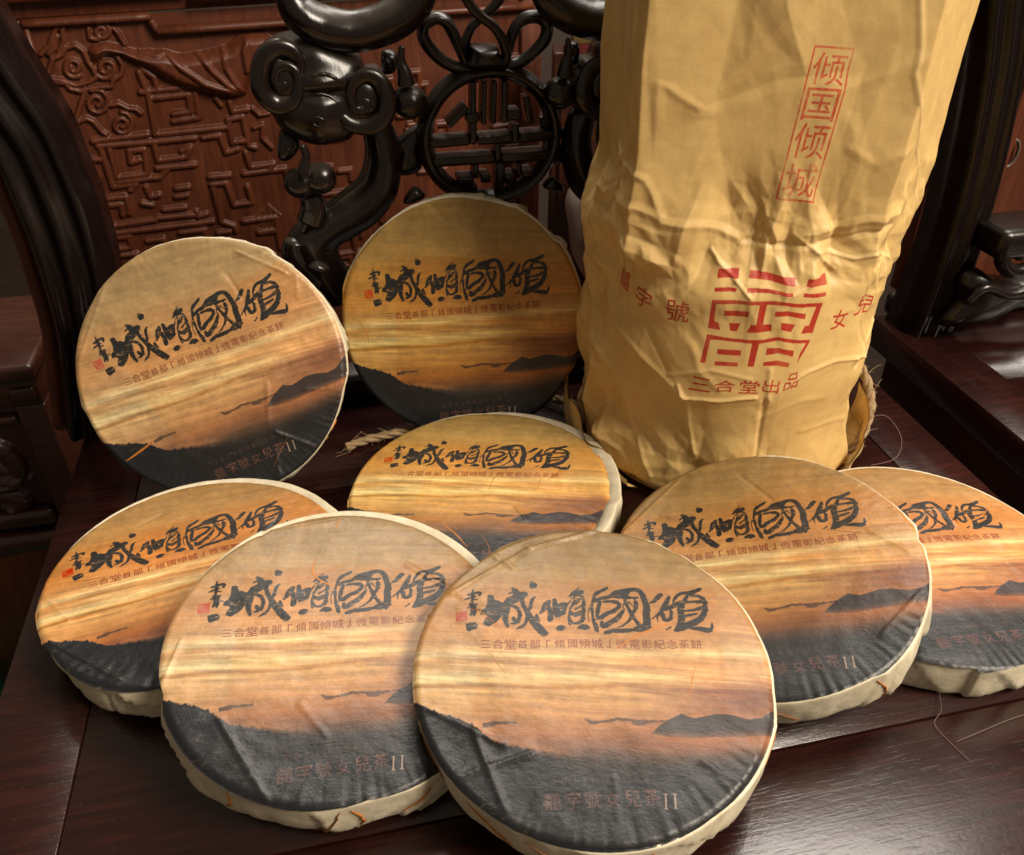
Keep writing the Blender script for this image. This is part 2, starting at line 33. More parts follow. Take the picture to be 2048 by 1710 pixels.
GEO={'bag': {'poly': [[[-0.3744,1.9592],[-0.3054,1.9625],[-0.2396,1.9667],[-0.2379,1.9128],[-0.2972,1.9119],[-0.371,1.9092]],[[-0.1693,1.9612],[-0.033,1.96],[0.1152,1.9573],[0.1081,1.9106],[-0.0286,1.9165],[-0.172,1.9203]],[[0.188,1.9581],[0.2633,1.9507],[0.3405,1.952],[0.3357,1.8914],[0.262,1.8939],[0.1792,1.9057]],[[-0.3728,1.8539],[-0.2404,1.8578],[-0.2406,1.8374],[-0.3725,1.8316]],[[-0.1753,1.866],[-0.0486,1.87],[0.0964,1.8644],[0.0952,1.8442],[-0.0461,1.8475],[-0.1764,1.8424]],[[0.1673,1.8598],[0.2408,1.846],[0.3256,1.8415],[0.3225,1.816],[0.2374,1.8183],[0.1633,1.8361]],[[-0.372,1.5732],[-0.3486,1.6235],[-0.3159,1.6129],[-0.3,1.564]],[[-0.1228,1.6291],[-0.0015,1.6325],[0.003,1.5884],[-0.1409,1.5734]],[[0.2147,1.6152],[0.2809,1.6109],[0.2738,1.5668],[0.192,1.5647]],[[-0.2917,1.7067],[-0.1463,1.7163],[-0.1464,1.6806],[-0.2878,1.6696]],[[0.0084,1.7257],[0.0794,1.7319],[0.2064,1.6985],[0.2058,1.6635],[0.0837,1.6963],[0.0084,1.6903]],[[-0.2518,1.6174],[-0.1842,1.6267],[-0.1998,1.5704],[-0.2374,1.5688]],[[0.0511,1.6468],[0.1437,1.6276],[0.1245,1.5793],[0.0586,1.5989]],[[-0.2945,1.4292],[-0.1577,1.4427],[-0.156,1.405],[-0.2931,1.3951]],[[-0.0072,1.4674],[0.0641,1.4666],[0.1619,1.4412],[0.1604,1.4019],[0.0684,1.4325],[-0.0073,1.4197]],[[-0.2984,1.3416],[-0.1627,1.353],[-0.1634,1.325],[-0.298,1.3151]],[[-0.0133,1.3687],[0.0625,1.3795],[0.1449,1.3552],[0.1421,1.3269],[0.0669,1.3449],[-0.0145,1.3441]],[[-0.3741,1.7795],[-0.2228,1.7857],[-0.0765,1.7921],[0.0525,1.8014],[0.1432,1.7846],[0.3108,1.7654],[0.3072,1.7396],[0.1531,1.756],[0.0553,1.7765],[-0.0736,1.7688],[-0.2196,1.7623],[-0.348,1.7519],[-0.3409,1.5763],[-0.3735,1.5752]],[[0.3108,1.7654],[0.2757,1.7592],[0.2375,1.5988],[0.2732,1.5707]],[[-0.0906,1.7817],[-0.0478,1.7837],[-0.0528,1.6276],[-0.092,1.6255]],[[-0.3718,1.5249],[-0.2719,1.5149],[-0.1629,1.5202],[-0.0425,1.527],[0.0535,1.545],[0.1458,1.5215],[0.2645,1.5149],[0.2203,1.4114],[0.1951,1.3474],[0.2056,1.421],[0.2375,1.4963],[0.1493,1.4969],[0.0567,1.5221],[-0.0395,1.5044],[-0.16,1.4978],[-0.2692,1.4941],[-0.3474,1.4937],[-0.3552,1.3234],[-0.384,1.3264]],[[-0.0983,1.5126],[-0.058,1.515],[-0.0689,1.332],[-0.1056,1.331]]],'glyph': [['囍',[-1.087,1.7848],[-0.9715,1.7685],[-0.9876,1.6213],[-1.0883,1.6491]],['字',[-0.8724,1.7544],[-0.7466,1.741],[-0.7472,1.6089],[-0.8929,1.6042]],['號',[-0.6494,1.7441],[-0.502,1.7436],[-0.4997,1.5863],[-0.6451,1.582]],['女',[0.4047,1.7041],[0.5276,1.701],[0.5233,1.5608],[0.3956,1.5726]],['兒',[0.5878,1.7808],[0.9088,1.6313],[0.8465,1.534],[0.5875,1.6188]],['三',[-0.415,1.2189],[-0.3066,1.2104],[-0.3005,1.1048],[-0.4315,1.1022]],['合',[-0.2785,1.2083],[-0.155,1.2194],[-0.158,1.1236],[-0.2802,1.1185]],['堂',[-0.1289,1.2282],[-0.013,1.2233],[-0.0178,1.1264],[-0.1329,1.1181]],['出',[0.0026,1.2438],[0.1133,1.2319],[0.1,1.1323],[0.0049,1.1398]],['品',[0.1466,1.2692],[0.2193,1.2918],[0.2181,1.1698],[0.1256,1.1518]],['倾',[0.017,3.3231],[0.217,3.3169],[0.2057,3.1321],[0.0044,3.1407]],['国',[0.0032,3.1233],[0.2047,3.1146],[0.1925,2.9161],[-0.0104,2.9275]],['倾',[-0.0117,2.9092],[0.1914,2.8976],[0.1785,2.6888],[-0.026,2.7034]],['城',[-0.028,2.6746],[0.1767,2.6596],[0.164,2.4547],[-0.0421,2.4727]]],'stamp': [[[-0.0067,3.3569],[0.2425,3.3497],[0.2418,3.3392],[-0.0074,3.3466]],[[-0.0699,2.4574],[0.1874,2.4345],[0.1864,2.4218],[-0.0708,2.4447]],[[-0.0067,3.3569],[0.005,3.3566],[-0.0252,2.9237],[-0.0589,2.4437],[-0.0708,2.4447],[-0.037,2.9244]],[[0.2319,3.35],[0.2425,3.3497],[0.2163,2.91],[0.1864,2.4218],[0.1754,2.4228],[0.2055,2.9107]]],'crease': [[[[-1.4216,2.3079],[-1.3358,2.2952],[-1.2542,2.282],[-0.8515,2.3572],[-0.7225,2.2725],[-0.6172,2.2551],[-0.4997,2.2385],[-0.3818,2.1875],[-0.2605,2.1381]],0.072,0.035],[[[-1.3052,2.2799],[-1.181,2.4168],[-1.0657,2.5468],[-1.1417,2.585],[-1.222,2.624]],0.059,0.03],[[[-1.0657,2.5468],[-0.8651,2.5602],[-0.8034,2.4957],[-0.7662,2.4017],[-0.7253,2.3062]],0.052,0.025],[[[-0.2605,2.1381],[-0.0824,2.1464],[0.0966,2.1508],[0.2697,2.1674],[0.43,2.1827],[0.5396,2.2358],[0.8025,2.2126]],0.052,-0.03],[[[0.092,2.2172],[0.1596,2.1728],[0.2251,2.1273],[0.2578,2.0961],[0.2905,2.064],[0.3399,2.022],[0.3915,1.977]],0.029,0.022],[[[0.1245,2.2179],[0.2799,2.2438],[0.4206,2.2701],[0.5373,2.3226],[0.875,2.2726]],0.072,0.03],[[[0.257,2.1116],[0.3811,2.0817],[0.5037,2.0464],[0.5572,2.0634],[0.6264,2.0706],[0.8014,1.9917],[1.1135,1.8509]],0.033,0.025],[[[-0.9008,3.5937],[-0.8699,3.389],[-0.8564,3.169],[-0.8356,2.9228],[-0.8132,2.6626]],0.085,-0.018],[[[-1.0306,3.5697],[-0.9708,3.3654],[-0.9126,3.1565],[-0.9442,2.9557],[-0.9788,2.7428],[-1.1231,2.6085],[-1.2921,2.4626]],0.065,0.02],[[[-0.0893,3.6115],[-0.2384,3.4553],[-0.3874,3.2924],[-0.5128,3.1439],[-0.6299,2.9895]],0.13,0.022],[[[-0.6299,2.9895],[-0.7219,3.0522],[-0.8022,3.1142],[-0.8076,2.8941],[-0.8132,2.6626]],0.065,0.015],[[[0.0947,3.0505],[0.3518,3.1694],[0.5523,3.2843]],0.098,0.012],[[[-0.6299,2.9895],[-0.419,3.0749],[-0.1807,3.1581],[0.0334,3.1903],[0.2337,3.222]],0.111,-0.014],[[[-0.4442,2.0739],[-0.4105,2.0343],[-0.377,1.9949],[-0.3116,1.9461],[-0.2472,1.8964],[-0.1985,1.8522],[-0.1504,1.8068]],0.029,0.028],[[[-0.2472,1.8964],[-0.0805,1.8734],[0.0879,1.8399],[0.1768,1.8894],[0.2679,1.9366]],0.039,0.012],[[[-0.4962,1.1175],[-0.4754,1.0705],[-0.4548,1.0218],[-0.341,1.0365],[-0.2308,1.0412],[-0.1289,1.069],[-0.0267,1.0878]],0.036,0.03],[[[-0.4289,0.9851],[-0.4148,0.8716],[-0.3998,0.7567],[-0.3691,0.6264],[-0.337,0.501]],0.046,0.022],[[[0.0375,1.0663],[0.0461,0.9277],[0.0562,0.783],[0.0684,0.6289],[0.0751,0.4818]],0.046,-0.03],[[[0.0325,1.3108],[0.0407,1.1932],[0.0529,1.0658]],0.052,0.02],[[[0.0529,1.0658],[0.1372,1.1669],[0.2281,1.2555],[0.3338,1.2971],[0.4536,1.3274],[0.5608,1.3039],[0.6937,1.2633]],0.042,0.025],[[[0.0052,0.9282],[0.0093,0.9043],[0.0134,0.8803],[0.1374,0.9683],[0.2695,1.0379],[0.3601,1.037],[0.463,1.0254]],0.065,0.01],[[[-1.4476,1.5927],[-1.3042,1.5822],[-1.1975,1.5536],[-1.0931,1.4634],[-0.9998,1.368],[-0.8452,1.3008],[-0.7116,1.2188],[-0.5752,1.1299],[-0.4484,1.0241]],0.059,0.03],[[[-1.4093,1.273],[-1.2779,1.1746],[-1.1914,1.0476],[-1.0371,0.9339],[-0.9083,0.7972],[-0.7568,0.6222],[-0.6077,0.4463]],0.072,-0.03],[[[-1.2779,1.1746],[-1.094,1.1063],[-0.9552,1.0063],[-0.8837,0.7876],[-0.795,0.5789],[-0.6995,0.4025],[-0.612,0.2151]],0.052,0.03],[[[-1.6935,0.6198],[-1.3352,0.5964],[-1.1555,0.453],[-0.9432,0.3555],[-0.7754,0.2212]],0.046,0.03],[[[-0.9014,1.6115],[-0.8243,1.5261],[-0.7481,1.441],[-0.6627,1.3293],[-0.5838,1.2102]],0.046,-0.02],[[[-0.4489,1.4297],[-0.4131,1.345],[-0.3782,1.2577],[-0.3093,1.1949],[-0.2409,1.1267]],0.065,0.012],[[[-0.5628,1.1771],[-0.4375,1.2307],[-0.3189,1.2724],[-0.1974,1.2565],[-0.0762,1.2305]],0.039,0.012],[[[0.7454,1.5225],[0.7997,1.3834],[0.8705,1.2293],[0.8002,1.2019],[0.7446,1.1658]],0.046,-0.03],[[[0.6937,1.2633],[0.7746,1.241],[0.884,1.2015],[0.895,1.2272],[0.9083,1.2516]],0.033,0.03],[[[1.0356,1.3916],[0.88,1.3226],[0.794,1.2174]],0.039,0.03],[[[-0.4687,1.8991],[-0.6151,1.8134],[-0.7811,1.7016],[-0.9253,1.621],[-1.0935,1.5235]],0.059,0.012],[[[0.3497,0.7319],[0.5477,0.7291],[0.8878,0.6214]],0.059,0.012],[[[0.1057,1.4569],[0.0699,1.6059],[0.037,1.7467],[0.0718,1.8468],[0.1096,1.9428]],0.098,0.01],[[[-0.4168,2.291],[-0.2742,2.3129],[-0.1246,2.3339],[0.0681,2.2932],[0.2488,2.251]],0.085,0.012],[[[0.3316,2.7611],[0.4183,2.7181],[0.4978,2.6749],[0.5615,2.7392],[0.7675,2.7504]],0.072,0.012],[[[0.3007,2.9102],[0.3521,2.7922],[0.4023,2.6712],[0.3912,2.5286],[0.3784,2.3821]],0.13,0.012],[[[0.4863,3.6196],[0.5416,3.3509],[0.5971,3.0641],[1.0512,2.6058],[1.3782,2.1198]],0.039,0.02]]},'ch': {'arc': [[-0.113,3.463,0.095],[-0.089,3.394,0.108],[-0.042,3.311,0.128],[0.062,3.237,0.139],[0.21,3.19,0.141],[0.338,3.176,0.141],[0.497,3.203,0.142],[0.633,3.252,0.142],[0.771,3.343,0.131],[0.83,3.435,0.117]],'head': [[-0.378,3.031],[-0.261,3.118],[-0.128,3.149],[0.029,3.161],[0.177,3.094],[0.34,3.0],[0.397,2.895],[0.484,2.884],[0.557,2.77],[0.556,2.595],[0.497,2.474],[0.38,2.44],[0.28,2.432],[0.204,2.374],[0.061,2.355],[-0.051,2.355],[-0.17,2.397],[-0.306,2.495],[-0.367,2.62],[-0.423,2.729],[-0.427,2.883]],'headc': [[0.029,2.757]],'vol1': [[-0.097,2.934,0.039],[-0.096,3.032,0.052],[-0.173,3.107,0.064],[-0.289,3.088,0.071],[-0.371,2.971,0.071],[-0.383,2.823,0.072],[-0.297,2.717,0.067],[-0.177,2.736,0.053],[-0.118,2.834,0.046],[-0.123,2.935,0.039],[-0.179,2.987,0.033],[-0.252,2.966,0.03],[-0.283,2.893,0.029],[-0.252,2.841,0.024],[-0.208,2.877,0.018]],'vol2': [[0.164,2.612,0.041],[0.238,2.541,0.055],[0.372,2.52,0.062],[0.489,2.594,0.069],[0.52,2.724,0.068],[0.471,2.856,0.06],[0.369,2.899,0.053],[0.276,2.84,0.047],[0.246,2.739,0.04],[0.277,2.659,0.034],[0.344,2.655,0.03],[0.37,2.706,0.024],[0.338,2.727,0.016]],'lid': [[[-0.012,2.914,0.01],[0.053,2.925,0.014],[0.128,2.907,0.016],[0.199,2.85,0.007]],[[-0.043,2.781,0.008],[0.022,2.784,0.012],[0.097,2.758,0.012],[0.15,2.713,0.007]]],'nos': [[-0.004,2.63,0.009],[0.027,2.609,0.009],[0.025,2.576,0.009],[-0.006,2.558,0.009],[-0.041,2.573,0.009],[-0.046,2.606,0.009],[-0.023,2.629,0.009],[-0.004,2.63,0.009]],'trunk': [[0.391,2.509,0.107],[0.451,2.393,0.119],[0.481,2.233,0.124],[0.459,2.072,0.133],[0.394,1.926,0.15],[0.263,1.797,0.158],[0.104,1.716,0.166],[-0.069,1.636,0.174],[-0.189,1.518,0.198],[-0.181,1.354,0.201],[-0.109,1.195,0.188],[-0.007,1.011,0.175]],'fillet': [[0.324,2.48,0.017],[0.337,2.328,0.017],[0.309,2.189,0.018],[0.24,2.064,0.021],[0.087,1.959,0.024],[-0.052,1.866,0.022],[-0.175,1.787,0.022],[-0.255,1.671,0.022]],'lobe': [[-0.33,1.584,0.083],[-0.346,1.473,0.106],[-0.29,1.337,0.115],[-0.188,1.192,0.117]],'fruit1': [[-0.213,2.115,0.124],[-0.056,2.139,0.128]],'fruit1stem': [[-0.154,2.443,0.027],[-0.132,2.359,0.032],[-0.165,2.265,0.042],[-0.167,2.202,0.045]],'fruitbase': [[-0.153,1.973,0.087],[-0.131,1.866,0.11],[-0.176,1.747,0.111]],'leaf1': [[-0.301,2.482],[-0.204,2.448],[-0.175,2.363],[-0.228,2.282],[-0.303,2.244],[-0.354,2.276],[-0.337,2.387]],'fruit2': [[0.691,2.667,0.136]],'fruit2stem': [[0.656,3.074,0.02],[0.641,2.974,0.034],[0.662,2.884,0.054],[0.67,2.807,0.068]],'leaf2': [[0.523,3.011],[0.624,3.0],[0.622,2.884],[0.556,2.846],[0.511,2.877]],'leaf3': [[0.794,2.444],[0.761,2.273],[0.772,2.079],[0.618,2.029],[0.578,2.093],[0.618,2.238],[0.596,2.327]],'leaf4': [[-0.255,1.4],[-0.161,1.439],[-0.067,1.365],[-0.162,1.317]],'leaf5': [[0.602,1.866],[0.691,1.959],[0.763,1.915],[0.768,1.868],[0.621,1.825]],'ring': [[1.342,2.333,0.0]],'ringR': [[0.774,2.369,0.0],[1.931,2.296,0.0]],'ringZ': [[1.35,2.841,0.0],[1.334,1.779,0.0]],'bars': [[[0.835,2.348],[1.162,2.35],[1.16,2.286],[0.831,2.281]],[[1.226,2.346],[1.513,2.351],[1.513,2.286],[1.224,2.282]],[[1.578,2.352],[1.863,2.355],[1.872,2.271],[1.578,2.284]],[[0.844,2.195],[1.37,2.194],[1.369,2.119],[0.84,2.132]],[[1.423,2.197],[1.88,2.195],[1.882,2.119],[1.423,2.121]],[[1.186,2.765],[1.225,2.764],[1.223,2.452],[1.18,2.455]],[[1.27,2.761],[1.31,2.759],[1.309,2.436],[1.269,2.438]],[[1.349,2.763],[1.389,2.761],[1.388,2.437],[1.346,2.439]],[[1.434,2.758],[1.485,2.756],[1.478,2.437],[1.431,2.44]],[[1.14,2.533],[1.248,2.533],[1.246,2.462],[1.137,2.463]],[[1.472,2.537],[1.589,2.536],[1.589,2.464],[1.472,2.465]],[[1.172,2.466],[1.223,2.463],[1.222,2.284],[1.166,2.288]],[[1.513,2.413],[1.572,2.415],[1.576,2.273],[1.516,2.277]],[[1.371,2.286],[1.422,2.283],[1.42,2.133],[1.373,2.136]],[[1.369,2.125],[1.446,2.119],[1.45,1.782],[1.371,1.788]],[[1.185,2.126],[1.232,2.122],[1.232,2.005],[1.184,2.008]],[[1.548,2.112],[1.597,2.109],[1.597,1.99],[1.552,1.993]],[[1.052,2.03],[1.188,2.026],[1.186,1.948],[1.055,1.958]],[[1.248,2.033],[1.332,2.031],[1.331,1.968],[1.246,1.968]],[[1.446,2.025],[1.549,2.024],[1.549,1.946],[1.445,1.947]],[[1.597,2.038],[1.701,2.043],[1.701,1.983],[1.597,1.984]],[[1.47,1.939],[1.506,1.937],[1.506,1.778],[1.471,1.78]],[[1.156,1.951],[1.216,1.946],[1.212,1.801],[1.158,1.805]],[[0.972,2.456],[1.13,2.593],[1.175,2.564],[1.011,2.437]],[[1.571,2.607],[1.617,2.616],[1.742,2.444],[1.683,2.436]]],'loop1': [[1.186,2.859,0.043],[1.076,2.874,0.046],[0.97,2.93,0.048],[0.878,3.023,0.048],[0.835,3.113,0.047],[0.866,3.189,0.047],[0.952,3.224,0.047],[1.025,3.188,0.047],[1.069,3.104,0.045],[1.114,3.003,0.043],[1.159,2.901,0.041]],'loop2': [[1.474,2.866,0.044],[1.587,2.887,0.047],[1.698,2.958,0.049],[1.781,3.046,0.052],[1.795,3.145,0.051],[1.738,3.201,0.051],[1.639,3.204,0.051],[1.563,3.153,0.048],[1.514,3.067,0.046],[1.486,2.968,0.043],[1.441,2.888,0.041]],'strand1': [[1.117,3.425,0.038],[1.176,3.331,0.039],[1.258,3.243,0.039],[1.364,3.163,0.039],[1.427,3.063,0.04],[1.454,2.952,0.04],[1.415,2.883,0.041]],'strand2': [[1.487,3.398,0.039],[1.411,3.296,0.04],[1.324,3.222,0.037],[1.225,3.148,0.037],[1.173,3.051,0.038],[1.164,2.951,0.038],[1.195,2.869,0.038]],'cap': [[1.201,3.033],[1.389,3.025],[1.399,2.986],[1.453,2.918],[1.453,2.873],[1.17,2.886],[1.172,2.931],[1.189,2.995]],'stile': [[-2.453,3.448,0.399],[-2.31,3.108,0.334],[-2.232,2.87,0.326],[-2.115,2.561,0.309],[-2.077,2.349,0.292],[-2.055,2.085,0.301],[-2.045,1.778,0.295],[-2.059,1.428,0.287],[-2.116,0.982,0.251],[-2.2,0.502,0.181],[-2.313,-0.067,0.13]],'rstile': [[5.739,3.402,0.212],[5.821,3.092,0.217],[5.94,2.594,0.226],[6.05,1.848,0.24],[6.1,1.143,0.252],[6.096,0.506,0.273],[6.066,-0.024,0.299]],'scroll': [[6.575,0.773,0.154],[6.363,0.955,0.176],[6.42,1.109,0.2],[6.676,1.113,0.226],[6.973,0.953,0.23],[7.091,0.667,0.208],[6.877,0.604,0.182],[6.708,0.732,0.103]],'scrollfoot': [[6.029,0.059,0.107],[6.363,0.318,0.238],[6.734,0.453,0.29],[7.081,0.646,0.288],[7.273,0.906,0.233]],'bracket': [[5.99,0.195],[6.093,0.442],[6.063,0.694],[6.213,0.798],[6.458,0.676],[6.8,0.663],[7.103,0.809],[7.266,0.429],[6.913,0.381],[6.649,0.248],[6.414,0.158]],'brib': [[6.097,0.518,0.035],[6.246,0.656,0.05],[6.543,0.554,0.056],[6.816,0.597,0.056],[7.064,0.704,0.051]],'block': [[6.166,1.275],[6.814,1.219],[6.28,0.973]],'curl': [[6.667,0.863,0.064],[6.453,0.831,0.074],[6.294,0.952,0.073],[6.307,1.065,0.063],[6.455,1.04,0.053],[6.487,0.959,0.044]]},'pn': {'fret': [[[-0.783,1.434],[-0.19,1.444]],[[-0.075,1.895],[-0.101,1.435],[0.707,1.435]],[[-0.149,1.92],[0.283,1.926]],[[-0.061,1.84],[0.357,1.847],[0.344,1.653],[0.148,1.644]],[[0.433,1.858],[0.422,1.58],[0.13,1.562]],[[-0.746,1.373],[-0.129,1.352],[0.327,1.35]],[[-0.729,1.371],[-0.71,0.883],[-0.451,0.89],[-0.524,0.819]],[[-0.635,1.323],[-0.639,0.984],[-0.297,0.99],[-0.265,1.28],[-0.429,1.28],[-0.444,1.146],[-0.348,1.164]],[[-0.145,1.325],[-0.143,1.13],[0.189,1.14],[0.248,1.241],[0.147,1.214]],[[-0.172,1.044],[0.261,1.031]],[[-0.643,0.934],[-0.16,0.933],[-0.065,1.021]],[[-0.978,1.229],[-0.75,1.221]],[[-0.986,1.134],[-0.878,1.14],[-0.839,1.019]],[[0.42,1.34],[0.613,1.348],[0.65,1.136],[0.792,1.16]],[[0.742,1.519],[0.919,1.539],[0.934,1.184],[1.009,1.155]],[[0.742,1.519],[0.748,1.244],[0.907,1.256]],[[0.658,1.773],[0.699,1.694]],[[0.799,1.722],[0.816,1.607],[0.991,1.618]],[[0.815,0.851],[1.12,0.855],[1.193,0.929],[0.908,0.922],[0.881,1.109]],[[0.401,0.862],[0.636,0.853]],[[0.402,0.769],[0.58,0.766],[0.626,0.474],[0.851,0.476],[0.826,0.682]],[[0.412,0.715],[0.428,0.286],[0.575,0.198],[0.583,0.13]],[[-0.351,0.836],[-0.324,0.71],[-0.228,0.718]],[[-0.435,0.643],[-0.329,0.608]],[[-0.015,0.772],[0.13,0.773]],[[-0.037,0.671],[0.09,0.675]],[[-0.213,0.529],[0.038,0.525]],[[-0.311,0.437],[0.114,0.418]],[[-0.944,0.754],[-0.597,0.747],[-0.61,0.543]],[[-0.947,0.674],[-0.673,0.666],[-0.687,0.534]],[[-0.839,0.597],[-0.831,0.409],[-0.334,0.419]],[[-0.947,0.321],[0.33,0.3]],[[-0.945,0.257],[-0.679,0.258],[-0.697,0.11],[-0.849,0.112],[-0.865,0.201]],[[-0.943,0.04],[-0.643,0.013]],[[0.161,0.454],[0.168,0.389],[0.271,0.406]],[[-0.116,2.13],[-0.089,1.95]],[[-0.074,2.161],[0.027,2.065],[0.033,1.94]],[[-0.088,0.21],[0.211,0.209],[0.196,0.034]],[[-0.491,0.164],[-0.295,0.166],[-0.317,-0.018]],[[0.36,0.142],[0.503,0.142]]],'cloud': [[[-0.741,2.143],[-0.784,2.135],[-0.822,2.144],[-0.848,2.168],[-0.86,2.202],[-0.855,2.238],[-0.837,2.27],[-0.809,2.294],[-0.778,2.306],[-0.748,2.304],[-0.726,2.291],[-0.713,2.27],[-0.712,2.245],[-0.721,2.222],[-0.737,2.203],[-0.757,2.193],[-0.777,2.191],[-0.793,2.197],[-0.802,2.208],[-0.805,2.222],[-0.801,2.236],[-0.792,2.246]],[[-0.553,2.132],[-0.521,2.105],[-0.478,2.097],[-0.435,2.106],[-0.398,2.131],[-0.373,2.166],[-0.364,2.204],[-0.37,2.237],[-0.39,2.262],[-0.419,2.273],[-0.45,2.272],[-0.478,2.258],[-0.499,2.236],[-0.51,2.211],[-0.509,2.187],[-0.499,2.169],[-0.483,2.158],[-0.463,2.157],[-0.446,2.163],[-0.432,2.175],[-0.425,2.189],[-0.424,2.202]],[[-0.661,1.983],[-0.6,1.985],[-0.55,1.961],[-0.52,1.917],[-0.516,1.863],[-0.535,1.81],[-0.574,1.768],[-0.621,1.746],[-0.667,1.746],[-0.704,1.766],[-0.724,1.799],[-0.725,1.839],[-0.709,1.875],[-0.682,1.903],[-0.65,1.916],[-0.62,1.915],[-0.597,1.901],[-0.586,1.879],[-0.587,1.854],[-0.598,1.833],[-0.615,1.82],[-0.633,1.815]],[[-0.404,1.721],[-0.356,1.701],[-0.325,1.661],[-0.318,1.61],[-0.333,1.559],[-0.367,1.519],[-0.41,1.496],[-0.455,1.493],[-0.491,1.51],[-0.512,1.541],[-0.516,1.579],[-0.503,1.615],[-0.479,1.642],[-0.448,1.656],[-0.419,1.657],[-0.396,1.644],[-0.383,1.623],[-0.382,1.6],[-0.391,1.578],[-0.407,1.563],[-0.425,1.557],[-0.44,1.559]],[[-0.414,2.658],[-0.374,2.661],[-0.341,2.647],[-0.321,2.62],[-0.318,2.586],[-0.33,2.553],[-0.355,2.527],[-0.385,2.513],[-0.415,2.512],[-0.439,2.523],[-0.452,2.544],[-0.454,2.568],[-0.444,2.591],[-0.427,2.608],[-0.406,2.617],[-0.386,2.617],[-0.371,2.608],[-0.364,2.595],[-0.364,2.58],[-0.371,2.567],[-0.382,2.558],[-0.393,2.555]],[[-1.063,2.14],[-1.008,2.101],[-0.897,2.083],[-0.865,2.019],[-0.773,1.985],[-0.683,2.003],[-0.562,2.01],[-0.442,2.008],[-0.41,2.067],[-0.308,2.128],[-0.27,2.212],[-0.299,2.3]],[[-1.028,2.205],[-0.958,2.334],[-0.848,2.376],[-0.798,2.438],[-0.694,2.456],[-0.629,2.393],[-0.611,2.273],[-0.579,2.202],[-0.568,2.115],[-0.665,2.071],[-0.806,2.049],[-0.922,2.111],[-1.031,2.137]],[[-0.99,1.567],[-0.877,1.665],[-0.784,1.692],[-0.726,1.649],[-0.669,1.533],[-0.627,1.491]],[[-0.997,1.604],[-0.879,1.719],[-0.813,1.838],[-0.725,1.972]],[[-0.493,1.808],[-0.42,1.819],[-0.33,1.756],[-0.246,1.739],[-0.204,1.689]],[[-1.055,2.391],[-0.952,2.466],[-0.868,2.591],[-0.819,2.652]],[[-0.88,2.378],[-0.796,2.504],[-0.784,2.601],[-0.755,2.648]],[[-0.976,2.385],[-0.909,2.446],[-0.846,2.557]],[[-0.519,2.616],[-0.529,2.518],[-0.451,2.497]],[[-0.274,2.6],[-0.237,2.548],[-0.199,2.429]],[[0.882,2.066],[0.979,2.085],[1.098,2.012]],[[1.05,1.622],[1.114,1.539],[1.233,1.547]],[[1.03,1.392],[1.133,1.42],[1.107,1.264],[1.205,1.133]]],'cloth': [[-0.592,2.407],[-0.528,2.46],[-0.421,2.486],[-0.295,2.452],[-0.093,2.37],[0.197,2.349],[0.362,2.293],[0.635,2.308],[0.88,2.351],[1.067,2.469],[1.309,2.471],[1.442,2.365],[1.315,2.049],[1.111,1.974],[1.013,1.796],[0.843,1.756],[0.624,1.795],[0.281,1.918],[-0.026,2.14],[-0.266,2.298],[-0.395,2.325],[-0.529,2.267],[-0.583,2.22]],'fold': [[[0.215,2.347],[0.334,2.164],[0.565,1.965],[0.964,1.792]],[[0.544,2.306],[0.666,2.102],[0.818,1.925],[0.984,1.795]],[[0.823,2.338],[0.819,2.125],[0.896,1.937],[0.994,1.798]],[[-0.043,2.366],[0.103,2.321],[0.197,2.349]],[[1.111,2.405],[1.053,2.286],[1.052,2.07]]],'weave': [[[0.832,0.248],[1.048,0.416]],[[0.87,0.203],[1.072,0.386]],[[0.909,0.157],[1.097,0.356]],[[0.947,0.111],[1.121,0.326]],[[0.986,0.064],[1.146,0.296]],[[1.025,0.017],[1.171,0.266]]],'mold': [[[-1.771,2.821],[-1.313,2.837],[0.271,2.826],[0.304,2.746],[1.56,2.754],[3.312,2.75]],[[-1.065,2.681],[0.117,2.679],[0.153,2.539],[1.526,2.532],[3.298,2.524]],[[-1.065,2.681],[-1.081,1.846],[-1.07,1.278],[-1.074,0.403]]],'ext': [[-2.22,0.926],[4.846,-0.044],[1.299,3.19],[0.538,-1.158]]},'misc': {'rope1': [[-1.526,5.827,0.05],[-1.446,5.923,0.06],[-1.284,5.997,0.06],[-1.126,6.125,0.05],[-1.002,6.211,0.05]]}}

# ------------------------------------------------------------------ helpers
def link(o, parent=None):
    col.objects.link(o)
    if parent is not None: o.parent = parent
    return o
def tag(o, label=None, cat=None, group=None, kind=None):
    for k, v in (('label', label), ('category', cat), ('group', group), ('kind', kind)):
        if v: o[k] = v
    return o
def empty(name, loc=(0, 0, 0), rz=0):
    o = bpy.data.objects.new(name, None); o.empty_display_size = .02
    o.location = Vector(loc)*S; o.rotation_euler = (0, 0, rz); return link(o)
def mesh_obj(name, V, F, mat, parent=None, smooth=True, uv=None):
    me = bpy.data.meshes.new(name)
    me.from_pydata((np.asarray(V, float)*S).tolist(), [], [tuple(int(i) for i in f) for f in F])
    me.polygons.foreach_set('use_smooth', [smooth]*len(me.polygons))
    if mat: me.materials.append(mat)
    if uv is not None:
        l = me.uv_layers.new(name='UVMap'); vi = np.empty(len(me.loops), int); me.loops.foreach_get('vertex_index', vi)
        l.data.foreach_set('uv', np.asarray(uv, np.float32)[vi].ravel())
    me.update()
    return link(bpy.data.objects.new(name, me), parent)
class MB:
    def __init__(s): s.V = []; s.F = []
    def add(s, V, F):
        n = len(s.V); s.V += [tuple(map(float, v)) for v in V]; s.F += [tuple(i+n for i in f) for f in F]
    def build(s, name, mat, parent=None, smooth=True): return mesh_obj(name, s.V, s.F, mat, parent, smooth)
